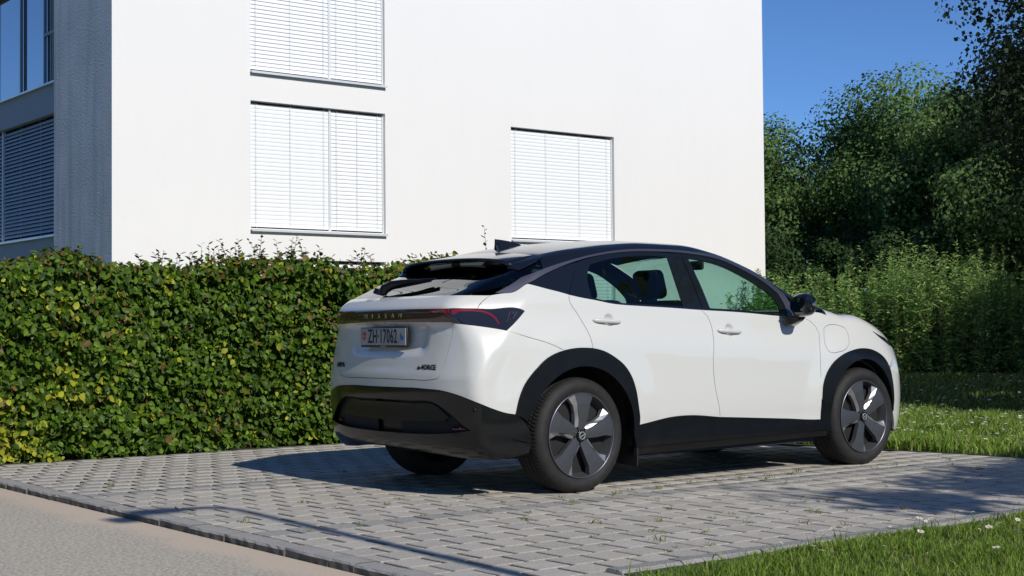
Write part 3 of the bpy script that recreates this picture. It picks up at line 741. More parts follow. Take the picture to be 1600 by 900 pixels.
circ = lambda cx, cz, r, n=40, a0=0, a1=2 * math.pi: [(cx - CX + r * math.cos(a0 + (a1 - a0) * i / n), cz + r * math.sin(a0 + (a1 - a0) * i / n)) for i in range(n)]
HZ = .358
RX, FX = 0.0, 2.775
af = [(2.257, .36), (2.262, .50), (2.276, .615), (2.32, .70), (2.386, .765), (2.48, .815), (2.605, .85), (2.76, .866), (2.90, .845), (3.0, .80), (3.075, .72), (3.12, .62), (3.15, .50), (3.155, .385)]
AF = [(x - CX, z) for x, z in af]
bl_c = D['bl'][:-1] + [(-1.0, .669), (UC, .669)]
arI = D['AR'].index((.423, .905))
qend = (.193, .8945)
dish = lambda cx, cz: np.array([(cx - CX + r * math.cos(a), cz + r * math.sin(a)) for r in (.0, .012, .022, .03, .036, .042, .05, .058) for a in np.linspace(0, 6.283, 22)[:-1]])

for side in (-1, 1):
    kw = dict(side=side)
    # ---- doors
    rd = panel('rear_door', D['belt2'] + D['doorB'][1:-1] + D['sill1'][::-1] + D['AR'][arI:-1][::-1] + D['doorR'][1:-1][::-1], m_paint, car, extra=dish(.265, 1.08), **kw)
    fd = panel('front_door', D['belt3'] + D['doorF'][1:-1] + [(2.604, .36)] + D['sill2'][::-1] + D['doorB'][1:-1][::-1], m_paint, car, extra=dish(1.372, 1.01), **kw)
    panel('window_frame', D['rdw'], m_gloss, rd, off=-.004, skirt=.006, holes=[inset_poly(smooth_poly(D['rgl'], .03), 0)], ins=-.006, **kw)
    panel('window_glass', D['rgl'], m_pglass, rd, off=-.007, skirt=0, ins=-.004, **kw)
    panel('window_frame', D['fdw'], m_gloss, fd, off=-.004, skirt=.006, holes=[inset_poly(smooth_poly(D['fgl'], .03), 0)], ins=-.034, **kw)
    panel('window_glass', D['fgl'], m_glass, fd, off=-.007, skirt=0, ins=-.004, **kw)
    panel('pillar_trim', D['bp'], m_gloss, car, off=-.008, skirt=.01, ins=-.012, **kw)
    for par, x0, x1, z0, z1 in ((rd, .115, .362, 1.083, 1.070), (fd, 1.236, 1.480, 1.011, .996)):
        mb = MB(); n = 18; vs = []; fs = []; m = 12
        for i in range(n + 1):
            t = i / n; x = x0 + (x1 - x0) * t; z = z0 + (z1 - z0) * t
            w = .0165 * (1 - abs(2 * t - 1) ** 6) ** .5 * (1 - .28 * t); dpt = .012 * (1 - abs(2 * t - 1) ** 8) ** .5
            p, nn = hit_uz(x - CX, z, 0.); Y0 = .912 - .060 * float(sstep(-.30, .02, z - belt(x))) + .020 - .018 * abs(2 * t - 1) ** 3
            for k in range(m):
                a = 2 * math.pi * k / m; vs.append((x, side * (Y0 + dpt * math.cos(a)), z + w * math.sin(a)))
        for i in range(n):
            for k in range(m): fs.append((i * m + k, i * m + (k + 1) % m, (i + 1) * m + (k + 1) % m, (i + 1) * m + k))
        mb.add(vs, fs, 0, True); cpart(mb, 'door_handle', m_paint, par)
    # ---- quarter, fender, cladding
    quarter = panel('quarter_panel', D['qb'][:-1] + [qend] + D['AR'][7:arI + 1] + D['doorR'][1:-1][::-1] + D['belt1'][::-1] + [D['strip_lo'][0], (-.25, 1.250)] + D['tgu'] + D['lampt'][3:], m_paint, car, **kw)
    panel('quarter_glass', D['qg'], m_gloss, quarter, off=-.003, skirt=.006, ins=-.004, **kw)
    panel('trim_strip', D['strip_lo'] + D['strip_up'][::-1], m_satin, car, off=.004, skirt=.012, ins=0, grid=.02, **kw)
    ft = [(2.50 - CX - .02, 1.108), (2.56 - CX, 1.118), (2.66 - CX, 1.100), (2.78 - CX, 1.060), (2.885 - CX, 1.012), (3.02 - CX, .965), (3.16 - CX, .925)]
    fender = panel('front_fender', D['doorF'][:-1] + AF[1:11] + [(3.19 - CX, .80)] + ft[::-1] + [(2.36 - CX, 1.135), (2.20 - CX, 1.125)], m_paint, car, ins=.0015, holes=[inset_poly(smooth_poly(D['flap'], .03), -.0025)], **kw)
    panel('charge_flap', D['flap'], m_paint, fender, off=.0, skirt=.012, ins=.001, grid=.025, **kw)
    ring = D['AR'][:-1] + [D['AR'][-1]]
    ri = [(RX - CX + .425 * math.cos(a), HZ + .01 + .425 * math.sin(a)) for a in np.linspace(R_(8), R_(152), 26)]
    panel('wheel_arch', ring + [(.80, .335), (.775, .335)] + ri + [(-.105, .47), (-.15, .495)], m_clad, car, off=.007, skirt=.075, ins=0, grid=.03, **kw)
    fi = [(FX - .028 - CX + .385 * math.cos(a), HZ + .01 + .42 * math.sin(a)) for a in np.linspace(R_(4), R_(178), 28)]
    panel('wheel_arch', AF + fi[0:] + [(2.36 - CX, .345)], m_clad, car, off=.007, skirt=.075, ins=0, grid=.03, **kw)
    panel('sill_cladding', D['sill1'] + D['sill2'][1:] + [(2.604, .36), (2.72, .33), (2.70, .285), (1.60, .272), (.80, .262), (.775, .335), (.80, .36)], m_clad, car, off=.006, skirt=.02, ins=.001, **kw)
    panel('sill_lip', [(2.70, .283), (1.60, .270), (.80, .260), (.80, .205), (1.6, .215), (2.70, .235)], m_clad, car, off=-.008, skirt=.05, ins=0, **kw)
    # ---- corner lamp
    lamp = panel('tail_lamp', [(-.588, 1.158)] + D['lampt'][1:] + D['lampb'][::-1][1:], m_smoke2, car, off=.003, skirt=.02, ins=.0015, grid=.02, **kw)
    panel('red_lens', [(-.578, 1.150), (-.50, 1.152), (-.43, 1.146), (-.36, 1.130), (-.31, 1.100), (-.285, 1.062), (-.293, 1.060), (-.322, 1.095), (-.37, 1.122), (-.44, 1.136), (-.535, 1.138), (-.562, 1.118), (-.578, 1.126)], m_red, lamp, off=.0045, skirt=.002, ins=0, grid=.015, **kw)
    for k in range(5):   # fine ribs inside the lamp tip
        u = -.235 + .026 * k
        panel('lamp_rib', [(u, 1.07 + .012 * k), (u + .004, 1.07 + .012 * k), (u + .040, 1.135), (u + .036, 1.135)], m_clad, lamp, off=.0042, skirt=.001, ins=0, grid=.02, **kw)
    # ---- front
    panel('headlight', [(2.95 - CX, .990), (3.05 - CX, .955), (3.16 - CX, .925), (UL + .12, .893), (UL + .14, .875), (3.15 - CX, .895), (3.05 - CX, .932)], m_smoke2, car, off=.004, skirt=.01, ins=0, grid=.025, **kw)
    # ---- wheel well
    for hx, wr_, wy in ((RX, .445, .885), (FX, .405, .80)):
        mb = MB(); n = 24; vs = []; fs = []
        for i in range(n + 1):
            a = R_(-12) + (R_(204)) * i / n
            for y in (wy, .56): vs.append((hx + wr_ * math.cos(a), side * y, HZ + .01 + wr_ * math.sin(a)))
        for i in range(n): fs.append((2 * i, 2 * i + 1, 2 * i + 3, 2 * i + 2))
        vs += [(hx + wr_ * math.cos(R_(-12) + R_(204) * i / n), side * .56, HZ + .01 + wr_ * math.sin(R_(-12) + R_(204) * i / n)) for i in range(n + 1)]
        fs.append(tuple(range(2 * (n + 1), 3 * (n + 1))))
        mb.add(vs, fs); cpart(mb, 'wheel_well', m_dark)
    # ---- inner shell so that the gaps are dark
    panel('inner_panel', [(-1.10, .30), (-.2, .30), (2.0, .30), (UL + .4, .30), (UL + .5, .80), (3.0, .95), (2.45, 1.07), (1.5, 1.12), (.5, 1.15), (-.2, 1.19), (-1.10, 1.15)], m_dark, car, off=-.035, skirt=0, ins=0, grid=.06,
          holes=[circ(RX, HZ + .01, .44), circ(FX, HZ + .01, .44)], **kw)

# ---- centred panels
tailgate = panel('tailgate', [(UC, .722), (-.934, .721), (-.733, .723)] + D['tgr'][2:] + [(-.588, 1.158), (-.497, 1.156), (-.436, 1.155)] + D['tgu'][::-1][1:] + [(-.55, 1.240), (-.8, 1.243), (UC, 1.244)], m_paint, car, sym=True, grid=.022)
bumper = panel('bumper_cover', bl_c + [(UC, .722), (-.934, .721), (-.733, .723)] + D['tgr'][2:] + D['lampb'][1:-1] + [(-.237, 1.021)] + D['qb'][1:-1] + [qend] + D['AR'][:7][::-1][:-1], m_paint, car, sym=True)
bar = panel('light_bar', [(UC, 1.160), (-.9, 1.160), (-.588, 1.158), (-.577, 1.074), (-.9, 1.078), (UC, 1.080)], m_smoke, car, off=.005, skirt=.02, sym=True, grid=.025)
for side in (-1, 1):
    panel('red_lens', [(-.592, 1.152), (-.592, 1.128), (-.75, 1.140), (-.75, 1.152)], m_red, bar, off=.0066, skirt=.002, side=side, ins=0, grid=.02)
recO = [(UC, .592), (-.95, .590), (-.70, .580), (-.60, .530), (-.47, .428), (-.52, .415), (-.735, .392), (-1.0, .385), (UC, .383)]
bb = D['bk_bot']
low_b = panel('lower_bumper', [(UC, .592), (-.95, .590), (-.70, .580), (-.60, .530), (-.455, .425), (-.17, .352), (-.065, .33), (-.075, .40), (-.125, .465), (-.19, .512)] + bl_c[1:], m_bump, car, off=.006, skirt=.09, sym=True, ins=.0015)
panel('bumper_recess', recO, m_clad, low_b, off=-.055, skirt=0, sym=True, ins=-.03)
panel('bumper_insert', [(UC, .570), (-.95, .568), (-.73, .560), (-.62, .495), (-.66, .470), (-.95, .460), (UC, .455)], m_clad, low_b, off=-.025, skirt=.03, sym=True, ins=0)
panel('diffuser', [(UC, .383), (-1.0, .385), (-.735, .392), (-.52, .412), (-.455, .423), (-.17, .350), (-.065, .328), (-.085, .275), (-.172, .257), (-.309, .244), (-.507, .250), (-.747, .262), (-1.0, .285), (UC, .290)], m_bump, low_b, off=.006, skirt=.06, sym=True, ins=.0015)
for side in (-1, 1):
    panel('reflector', [(-.60, .436), (-.50, .438), (-.49, .424), (-.59, .420)], m_red, low_b, off=-.02, skirt=.02, side=side, ins=0, grid=.02)
    for (u, z) in ((-.43, .545), (-.275, .475)):
        p, n = hit_uz(np.array(u), np.array(z), .0065)
        mb = MB(); t = Vector(n).to_track_quat('Z', 'Y').to_matrix().to_4x4()
        vs = [t @ Vector((.011 * math.cos(k * math.pi / 8), .011 * math.sin(k * math.pi / 8), .002)) + Vector(p) for k in range(16)]
        vs2 = [t @ Vector((.013 * math.cos(k * math.pi / 8), .013 * math.sin(k * math.pi / 8), 0)) + Vector(p) for k in range(16)]
        vv = [Vector((q.x, q.y * side, q.z)) for q in vs + vs2]
        mb.add(vv, [tuple(range(16))] + [(k, k + 16, (k + 1) % 16 + 16, (k + 1) % 16) for k in range(16)]); cpart(mb, 'parking_sensor', m_clad, low_b)

# ---- front end and top surfaces
panel('front_bumper', [(UL + Q4 + CY, .20), (UL + .5, .20), (UL + .12, .24), (3.155 - CX, .385), (3.15 - CX, .50), (3.12 - CX, .62), (3.09 - CX, .70), (3.19 - CX, .80), (3.16 - CX, .925), (UL + .2, .875), (UL + .5, .86), (UL + Q4 + CY, .86)], m_paint, car, sym=False, side=-1)
panel('front_bumper', [(UL + Q4 + CY, .20), (UL + .5, .20), (UL + .12, .24), (3.155 - CX, .385), (3.15 - CX, .50), (3.12 - CX, .62), (3.09 - CX, .70), (3.19 - CX, .80), (3.16 - CX, .925), (UL + .2, .875), (UL + .5, .86), (UL + Q4 + CY, .86)], m_paint, car, sym=False, side=1)
def edge_xy(uz, inset=-.028):
    out = []
    for u, z in uz:
        p, n = hit_uz(np.array(u), np.array(z)); out.append((float(p[0]), float(p[1]) - inset))
    return out
hood_side = edge_xy([(2.44 - CX, 1.132), (2.56 - CX, 1.122), (2.66 - CX, 1.104), (2.78 - CX, 1.064), (2.885 - CX, 1.016), (3.02 - CX, .968), (3.16 - CX, .93)])
panel('hood', [(2.62, 0.), (2.60, .4), (2.50, .66)] + hood_side + [(3.40, .60), (3.53, .3), (3.57, 0.)], m_paint, car, mapping='xy', sym=True, skirt=.006, off=-.003, grid=.04)
su = edge_xy(D['strip_up'], -.002)
roof_side = su[3:10]
wsh = [(1.62, 0.), (1.60, .40), (1.56, .585)]
panel('roof', [(-.13, 0.), (-.13, .50), (-.13, .60), su[3]] + [p for p in roof_side if p[0] > -.1] + [(1.56, float(np.interp(1.56, [p[0] for p in su], [p[1] for p in su])))] + wsh[::-1], m_gloss, car, mapping='xy', sym=True, skirt=.02, grid=.05)
asd = [p for p in su if 1.6 < p[0] < 2.06]
for side in (-1, 1):
    panel('pillar_cover', [(1.565, .59), (1.9, .655), (2.3, .74), (2.47, .77), (2.40, .80), (2.2, .80)] + asd[::-1] + [(1.565, float(np.interp(1.565, [p[0] for p in su], [p[1] for p in su])))], m_gloss, car, mapping='xy', skirt=.015, grid=.04, ins=.001, side=side)
panel('windscreen', [(1.625, 0.), (1.605, .40), (1.57, .58), (1.9, .65), (2.3, .735), (2.47, .765), (2.52, .65), (2.60, .4), (2.62, 0.)], m_glass, car, mapping='xy', sym=True, skirt=0, off=-.004, grid=.05)
# rear window and the black side fin between it and the spoiler
panel('rear_window', [(-.826, 0.), (-.822, .30), (-.80, .55), (-.775, .635)] + [(p[0], p[1] - .002) for p in su[1:4]] + [(-.13, .60), (-.13, 0.)], m_rglass, car, mapping='xy', sym=True, skirt=.01, off=-.004, grid=.03)
m_pale = mat('pale_grey_panel', (.80, .80, .79), .4)
# ---- spoiler: a wing that carries the roof line on, with a dark underside
def wing():
    mb = MB(); Ys = np.linspace(-.60, .60, 31); vs = []; fs = []
    rows = []
    for Y in Ys:
        a = abs(Y) / .60
        te = -.445 + .10 * a ** 4; zt = 1.489 - .022 * a ** 2 - .03 * a ** 8
        top = []
        for t in np.linspace(0, 1, 7):
            x = -.125 + (te + .125) * t
            z0 = float(hit_xy(np.array(-.125), np.array(Y))[0][2]) + .002
            z = z0 + (zt - z0) * (t ** 1.15)
            top.append((x, Y, z))
        und = [(te + .004, Y, zt - .012), (te + .06, Y, zt - .017), (te + .125, Y, zt - .014), (te + .128, Y, zt - .020), (te + .120, Y, zt - .098 + .02 * a), (te + .17, Y, zt - .104 + .02 * a), (-.125, Y, float(hit_xy(np.array(-.125), np.array(Y))[0][2]) - .03)]
        rows.append(top + und)
    m = len(rows[0])
    for r in rows: vs += r
    for i in range(len(rows) - 1):
        for k in range(m - 1): fs.append((i * m + k, (i + 1) * m + k, (i + 1) * m + k + 1, i * m + k + 1))
    fs.append(tuple(range(m))); fs.append(tuple(range((len(rows) - 1) * m, len(rows) * m))[::-1])
    mb.add(vs, fs, 0, True); return mb
spoiler = cpart(wing(), 'spoiler', m_gloss)
for s in (-1, 1):   # pale plates put the reflections in the two wing openings into colour
    mb = MB(); x0 = -.3245
    vs = [(x0, s * .06, 1.440), (x0, s * .27, 1.437), (x0 + .002, s * .315, 1.466), (x0 + .002, s * .05, 1.470)]
    vs = vs + [(x + .012, y, z) for x, y, z in vs]
    mb.add(vs, [(0, 1, 2, 3), (0, 4, 5, 1), (1, 5, 6, 2), (2, 6, 7, 3), (3, 7, 4, 0)]); cpart(mb, 'opening_reflection_plate', m_pale, spoiler)
for s in (-1, 1):   # side fin blending the wing into the pillar
    zs_ = lambda x, y: float(hit_xy(np.array(x), np.array(y))[0][2]) + .004
    p = [(-.125, .598, zs_(-.125, .598) + .002), (-.345, .598, 1.436), (-.352, .598, 1.412), (-.33, .69, zs_(-.33, .69)), (-.20, .69, zs_(-.20, .69)), (-.125, .67, zs_(-.125, .67))]
    mb = MB(); vs = [(x, s * y, z) for x, y, z in p] + [(x + .03, s * (y - .03), z - .02) for x, y, z in p]
    mb.add(vs, [(0, 1, 2, 3, 4, 5), (6, 11, 10, 9, 8, 7)] + [(i, (i + 1) % 6, (i + 1) % 6 + 6, i + 6) for i in range(6)]); cpart(mb, 'spoiler_fin', m_gloss, spoiler)

# ---- shark-fin aerial
mb = MB(); vs = []; fs = []; n = 9
for i in range(n):
    t = i / (n - 1); x = .02 + .22 * t
    h = .068 * (1 - t) ** .75 + .002; w = .026 * (1 - .55 * t); z0 = float(Tc(x)) - .004
    lean = -.012 * (1 - t)
    vs += [(x, -w, z0), (x + lean * .5, -w * .45, z0 + h * .6), (x + lean, -.003, z0 + h), (x + lean, .003, z0 + h), (x + lean * .5, w * .45, z0 + h * .6), (x, w, z0)]
for i in range(n - 1):
    for k in range(5): fs.append((i * 6 + k, i * 6 + k + 1, (i + 1) * 6 + k + 1, (i + 1) * 6 + k))
fs.append(tuple(range(6)))
mb.add(vs, fs, 0, True); cpart(mb, 'aerial_fin', m_gloss)

# ---- rear wiper
mb = MB()
def rw(x, y, h): return (x, y, float(Tc(x)) + h)
mb.tube([rw(-.79, .175, .01), rw(-.775, .165, .035), rw(-.74, .13, .045), rw(-.70, .06, .04), rw(-.66, -.08, .032), rw(-.62, -.20, .024)], [.030, .034, .030, .022, .012, .006], 10)
mb.tube([rw(-.80, .20, .012), rw(-.795, .19, .045)], [.040, .034], 14)
wip = cpart(mb, 'rear_wiper', m_clad)
mb = MB(); mb.tube([rw(-.755, .24, .016), rw(-.70, .05, .016), rw(-.63, -.16, .016)], .007, 6); cpart(mb, 'wiper_blade', m_rub, wip)

# ---- door mirrors
for s in (-1, 1):
    n, m = 14, 18; vs = []; fs = []; mb = MB()
    for i in range(n + 1):          # housing: superellipse sections along y
        t = i / n; Y = .925 + .205 * t
        k = (1 - abs(2 * t - 1) ** 3.2) ** .5
        hx, hz = .080 * k + .004, .084 * k * (1 - .12 * t) + .004
        cx_ = 1.975 - .03 * t - .02 * t * t; cz_ = 1.178 + .010 * t
        for j in range(m):
            a = 2 * math.pi * j / m; ca, sa = math.cos(a), math.sin(a)
            ex = abs(ca) ** .6 * (1 if ca > 0 else -.70); ez = abs(sa) ** .62 * (1 if sa > 0 else -1)
            vs.append((cx_ + hx * ex, s * Y, cz_ + hz * ez))
    for i in range(n):
        for j in range(m): fs.append((i * m + j, i * m + (j + 1) % m, (i + 1) * m + (j + 1) % m, (i + 1) * m + j))
    fs += [tuple(range(m)), tuple(range(n * m, (n + 1) * m))[::-1]]
    mb.add(vs, fs, 0, True); mir = cpart(mb, 'door_mirror', m_gloss)
    vs = []
    for j in range(20):
        a = 2 * math.pi * j / 20; ca, sa = math.cos(a), math.sin(a)
        y = 1.03 + .075 * abs(ca) ** .6 * np.sign(ca); z = 1.183 + .052 * abs(sa) ** .6 * np.sign(sa)
        vs.append((1.893 - .06 * (y - 1.03), s * y, z))
    mb = MB(); mb.add(vs, [tuple(range(20))]); cpart(mb, 'mirror_glass', m_mirror, mir)
    mb = MB(); vs = []
    for (x, y, z) in ((1.87, .875, 1.100), (2.07, .87, 1.090), (2.03, .885, 1.03), (1.93, .892, 1.028), (1.95, .99, 1.115), (2.05, .98, 1.110), (2.03, .97, 1.075), (1.97, .97, 1.072)): vs.append((x, s * y, z))
    mb.add(vs, [(0, 1, 5, 4), (1, 2, 6, 5), (2, 3, 7, 6), (3, 0, 4, 7), (0, 3, 2, 1), (4, 5, 6, 7)]); soft(cpart(mb, 'mirror_foot', m_gloss, mir), .012)

# ---- number plate, lettering and badges
def rear_frame(y, z, x): 
    """matrix at a point of the rear face: local x to the right as seen from behind, y up, z backwards"""
    return Matrix(((0, 0, -1, x - 1.4), (-1, 0, 0, y), (0, 1, 0, z), (0, 0, 0, 1)))
mb = MB(); mb.box((-.878, 0.012, .984), (.016, .545, .128), bev=0); plate = soft(cpart(mb, 'number_plate', m_ink), .004)
mb = MB(); mb.box((-.8885, 0.012, .988), (.004, .520, .108)); cpart(mb, 'plate_face', m_plate, plate)
pf = rear_frame(.012, .988, -.8915)
text_mesh('plate_characters', 'ZH·17062', .125, m_ink, plate, pf @ Matrix.Translation((-.005, -.002, 0)), .0008, .62, 1.08, .0012)
def plate_poly(pts, name, m, dz=.0): 
    b = MB(); v = [pf @ Vector((x, y, .0006 + dz)) for x, y in pts]; b.add(v, [tuple(range(len(pts)))]); return link(name, b.mesh(name), m, plate)
def shield(cx, w, h): return [(cx - w, h), (cx + w, h), (cx + w, -h * .3), (cx, -h), (cx - w, -h * .3)][::-1]
plate_poly(shield(-.225, .021, .028), 'plate_shield', m_redp)
plate_poly([(-.2295, .018), (-.2205, .018), (-.2205, -.012), (-.2295, -.012)][::-1], 'plate_cross', m_plate, .0008)
plate_poly([(-.239, .0075), (-.211, .0075), (-.211, -.0015), (-.239, -.0015)][::-1], 'plate_cross', m_plate, .0012)
plate_poly(shield(.222, .021, .028), 'plate_shield', m_plate, .0002)
plate_poly([(.201, .028), (.201, -.008), (.222, -.028), (.243, -.008)], 'plate_shield', m_blue, .0008)
mb = MB(); mb.box((-.888, .012, .927), (.004, .06, .007)); cpart(mb, 'plate_clip', m_plate, plate)
for y in (.14, -.10):
    mb = MB(); mb.box((-.872, y, 1.064), (.02, .05, .008)); cpart(mb, 'plate_lamp', m_plate, tailgate)
for i, ch in enumerate('NISSAN'):
    y = .205 - .40 * i / 5
    p, n = hit_uz(np.array(UC + abs(y)), np.array(1.118), .0062)
    text_mesh('bar_letter', ch, .042, m_chrome, bar, rear_frame(y, 1.118, float(p[0])), .0012, 1.15)
def badge(txt, y, z, sz, sx, name):
    p, n = hit_uz(np.array(UC + abs(y)) if abs(y) < CY else np.array(to_uz(-.87, abs(y), z)[0]), np.array(z), .002)
    a = math.atan2(n[1], -n[0]) * (1 if y < 0 else -1)
    text_mesh(name, txt, sz, m_ink, tailgate, rear_frame(y, z, float(p[0])) @ Matrix.Rotation(a, 4, 'Y') @ Matrix.Shear('XZ', 4, (0, 0)), .0015, sx, 1.0, .0012)
badge('ARIYA', .585, .800, .042, 1.15, 'name_badge')
badge('e-4ORCE', -.455, .797, .045, 1.0, 'name_badge')

# ---- wheels
def wheel_meshes():
    R, Wd = .366, .245
    out = {}
    # tyre: lathe with sidewall, shoulder and grooved tread
    prof = [(.262, 0.), (.272, .002), (.285, .010), (.300, .015), (.318, .014), (.334, .008), (.348, -.004), (.357, -.016), (.3625, -.030), (.3655, -.048), (.3655, -.062), (.3585, -.0635), (.3585, -.071), (.366, -.0725),
            (.3665, -.098), (.3590, -.0995), (.3590, -.108), (.3668, -.1095), (.3668, -.136), (.3590, -.1375), (.3590, -.146), (.366, -.1475), (.3655, -.180), (.3585, -.1815), (.3585, -.188), (.3655, -.1895), (.362, -.215), (.352, -.233), (.335, -.243), (.305, -.247), (.275, -.240), (.262, -.235)]
    prof = [(r * R / .3668, y - .006) for r, y in prof]
    N = 288
    def tread(k, i, r, y):
        if 7 <= i <= 26 and r > .3595 and (k + (2 if y < -.12 else 0) + int(abs(y) * 30)) % 3 == 0:
            dpt = .0045 if (i < 12 or i > 22) else .004
            if i in (7, 26): dpt = .002
            return r - dpt, y
        return r, y
    mb = MB(); mb.lathe(prof, N, 'Y', 0, fn=tread, smooth=False)
    me = mb.mesh('tyre'); 
    for v in me.vertices:
        if v.co.z < -.357: 
            v.co.z = -.357 - (v.co.z + .357) * .02
        if v.co.z < -.25 and abs(v.co.x) < .16: v.co.y += .008 * (1 - abs(v.co.x) / .16) * min(1, (-.25 - v.co.z) / .06) * (1 if v.co.y > -.12 else -1) * (1 if math.hypot(v.co.x, v.co.z) < .352 else .0)
    nm = len(prof)
    sm = []
    for p in me.polygons:
        i = p.index % (nm - 1); sm.append(i < 7 or i > 26)
    me.polygons.foreach_set('use_smooth', sm); out['tyre'] = me
    # rim barrel with lip
    mb = MB(); mb.lathe([(.267, -.003), (.270, .003), (.2665, .006), (.262, .002), (.258, -.012), (.252, -.03), (.243, -.05), (.236, -.09), (.232, -.19), (.255, -.225)], 72, 'Y', 0)
    out['rim'] = mb.mesh('rim')
    mb = MB(); mb.lathe([(.2615, .0035), (.2635, .0065), (.2665, .0072), (.268, .0045)], 72); out['rim_ring'] = mb.mesh('rim_ring')
    mb = MB(); mb.lathe([(.19, -.085), (.19, -.078), (.06, -.078), (.0, -.078)], 48); out['brake_disc'] = mb.mesh('brake_disc')
    mb = MB(); mb.lathe([(.240, -.066), (.0, -.066)], 40); out['wheel_back'] = mb.mesh('wheel_back')
    # blade: broad trapezoid face + machined wedge on one flank
    def P(r, deg, y): return (r * math.cos(R_(deg)), y, r * math.sin(R_(deg)))
    mb = MB()
    rs = [(.262, 16.5, .000), (.20, 15.0, .004), (.13, 17.0, .001), (.068, 26.0, -.006), (.038, 34.0, -.010)]
    vs = []
    for r, h, y in rs:
        for t in (-1, -.33, .33, 1): vs.append(P(r, h * t - (3 if r < .15 else 0), y + .003 * (1 - t * t)))
    fs = []
    for i in range(len(rs) - 1):
        for k in range(3): fs.append((i * 4 + k, i * 4 + k + 1, (i + 1) * 4 + k + 1, (i + 1) * 4 + k))
    nb = len(vs)
    for r, h, y in rs: vs.append(P(r, -h - 1.5 - (3 if r < .15 else 0), y - .03))
    for i in range(len(rs) - 1): fs.append((i * 4, (i + 1) * 4, nb + i + 1, nb + i))
    for r, h, y in rs: vs.append(P(r, h + 1.0 - (3 if r < .15 else 0), y - .03))
    mb.add(vs, fs); out['blade'] = mb.mesh('blade')
    mb = MB()
    ws = [(.262, 16.5, 10.5, .000, -.018), (.20, 15.0, 6.0, .004, -.020), (.15, 16.0, 5.0, .002, -.020), (.10, 20.0, 12.0, -.002, -.014), (.06, 28.0, 22.0, -.007, -.012)]
    vs = []
    for r, h, w, y, dy in ws:
        o_ = (3 if r < .15 else 0)
        vs += [P(r, h - o_, y), P(r, h + w - o_, y + dy), P(r, h + w - o_ + .5, y - .045)]
    fs = []
    for i in range(len(ws) - 1):
        for k in range(2): fs.append((i * 3 + k, i * 3 + k + 1, (i + 1) * 3 + k + 1, (i + 1) * 3 + k))
    mb.add(vs, fs); out['wedge'] = mb.mesh('wedge')
    mb = MB(); mb.lathe([(.036, -.012), (.036, .006), (.033, .009), (.0, .010)], 28); out['hub_cap'] = mb.mesh('hub_cap')
    mb = MB(); mb.lathe([(.019, .0095), (.0235, .0125), (.026, .0095)], 28); mb.box((0, .0115, 0), (.058, .003, .008)); out['emblem'] = mb.mesh('emblem')
    mb = MB(); mb.lathe([(.007, -.03), (.007, -.012), (.0, -.012)], 6); out['wheel_nut'] = mb.mesh('wheel_nut')
    return out
WM = wheel_meshes()
def put(name, key, m, parent, mx=None):
    o = link(name, WM[key], m, parent)
    if mx is not None: o.matrix_local = mx
    return o
for hx, s, a0 in ((RX, -1, 85), (RX, 1, 20), (FX, -1, 108), (FX, 1, 60)):
    w = put('wheel', 'rim', m_blade, car)
    w.matrix_local = Matrix.Translation((hx - 1.4, s * .892, HZ)) @ (Matrix.Rotation(math.pi, 4, 'Z') if s < 0 else Matrix.Identity(4))
    # the tyre stays upright, only the cover is turned
    put('tyre', 'tyre', m_rub, w)
    put('rim_ring', 'rim_ring', m_satin, w)
    put('brake_disc', 'brake_disc', m_disc, w); put('wheel_back', 'wheel_back', m_dark, w); put('hub_cap', 'hub_cap', m_gloss, w)
    put('wheel_emblem', 'emblem', m_chrome, w, Matrix.Rotation(R_(25), 4, 'Y'))
    for k in range(5):
        ang = a0 + 72 * k
        ang = ang if s > 0 else 180 - ang
        # mesh lies in x-z, rotation about local y turns x towards -z
        rot = Matrix.Rotation(-R_(ang), 4, 'Y')
        fl = Matrix.Diagonal((1, 1, -1, 1)) if s < 0 else Matrix.Identity(4)
        put('blade', 'blade', m_blade, w, rot @ fl); put('blade_wedge', 'wedge', m_alu, w, rot @ fl)

# ---- floor, cabin and seats
mb = MB(); mb.box((1.42, 0, .255), (3.70, 1.14, .09)); mb.box((1.38, 0, .245), (1.80, 1.66, .10)); mb.box((-.62, 0, .38), (.30, 1.40, .16)); mb.box((3.28, 0, .30), (.30, 1.30, .16)); cpart(mb, 'underbody', m_dark)
mb = MB(); mb.tube([(0, -.66, HZ), (0, .66, HZ)], .045, 10); mb.box((-.02, -.42, .30), (.30, .10, .07)); mb.box((-.02, .42, .30), (.30, .10, .07)); cpart(mb, 'rear_axle', m_dark)
mb = MB(); mb.box((-.12, .50, .235), (.012, .12, .075)); cpart(mb, 'tow_bracket', m_disc)
for s in (-1, 1):
    mb = MB(); mb.box((.47, s * .80, .24), (.012, .20, .20)); cpart(mb, 'mud_flap', m_dark)
def seat(x, y, w, rear=False):
    mb = MB(); mb.box((x + .05, y, .62), (.52, w, .16)); 
    t = Matrix.Rotation(R_(-16), 4, 'Y'); mb.box((x - .24, y, .93), (.13, w, .60), mat=t)
    o = soft(cpart(mb, 'seat', m_seat), .05, 3)
    n = 2 if w > .8 else 1
    for i in range(n):
        yy = y if n == 1 else y + (i - .5) * .62
        mb = MB(); mb.box((x - .355, yy, 1.335), (.10, .27, .21 if not rear else .15), mat=t); soft(cpart(mb, 'headrest', m_seat, o), .045, 3)
        mb = MB(); mb.tube([(x - .33, yy - .05, 1.15), (x - .352, yy - .05, 1.28)], .008, 6); mb.tube([(x - .33, yy + .05, 1.15), (x - .352, yy + .05, 1.28)], .008, 6); cpart(mb, 'headrest_post', m_disc, o)
seat(1.45, .37, .52); seat(1.45, -.37, .52); seat(.52, 0, 1.30, True)
mb = MB(); mb.box((2.22, 0, .98), (.55, 1.50, .22)); soft(cpart(mb, 'dashboard', m_seat), .06, 3)
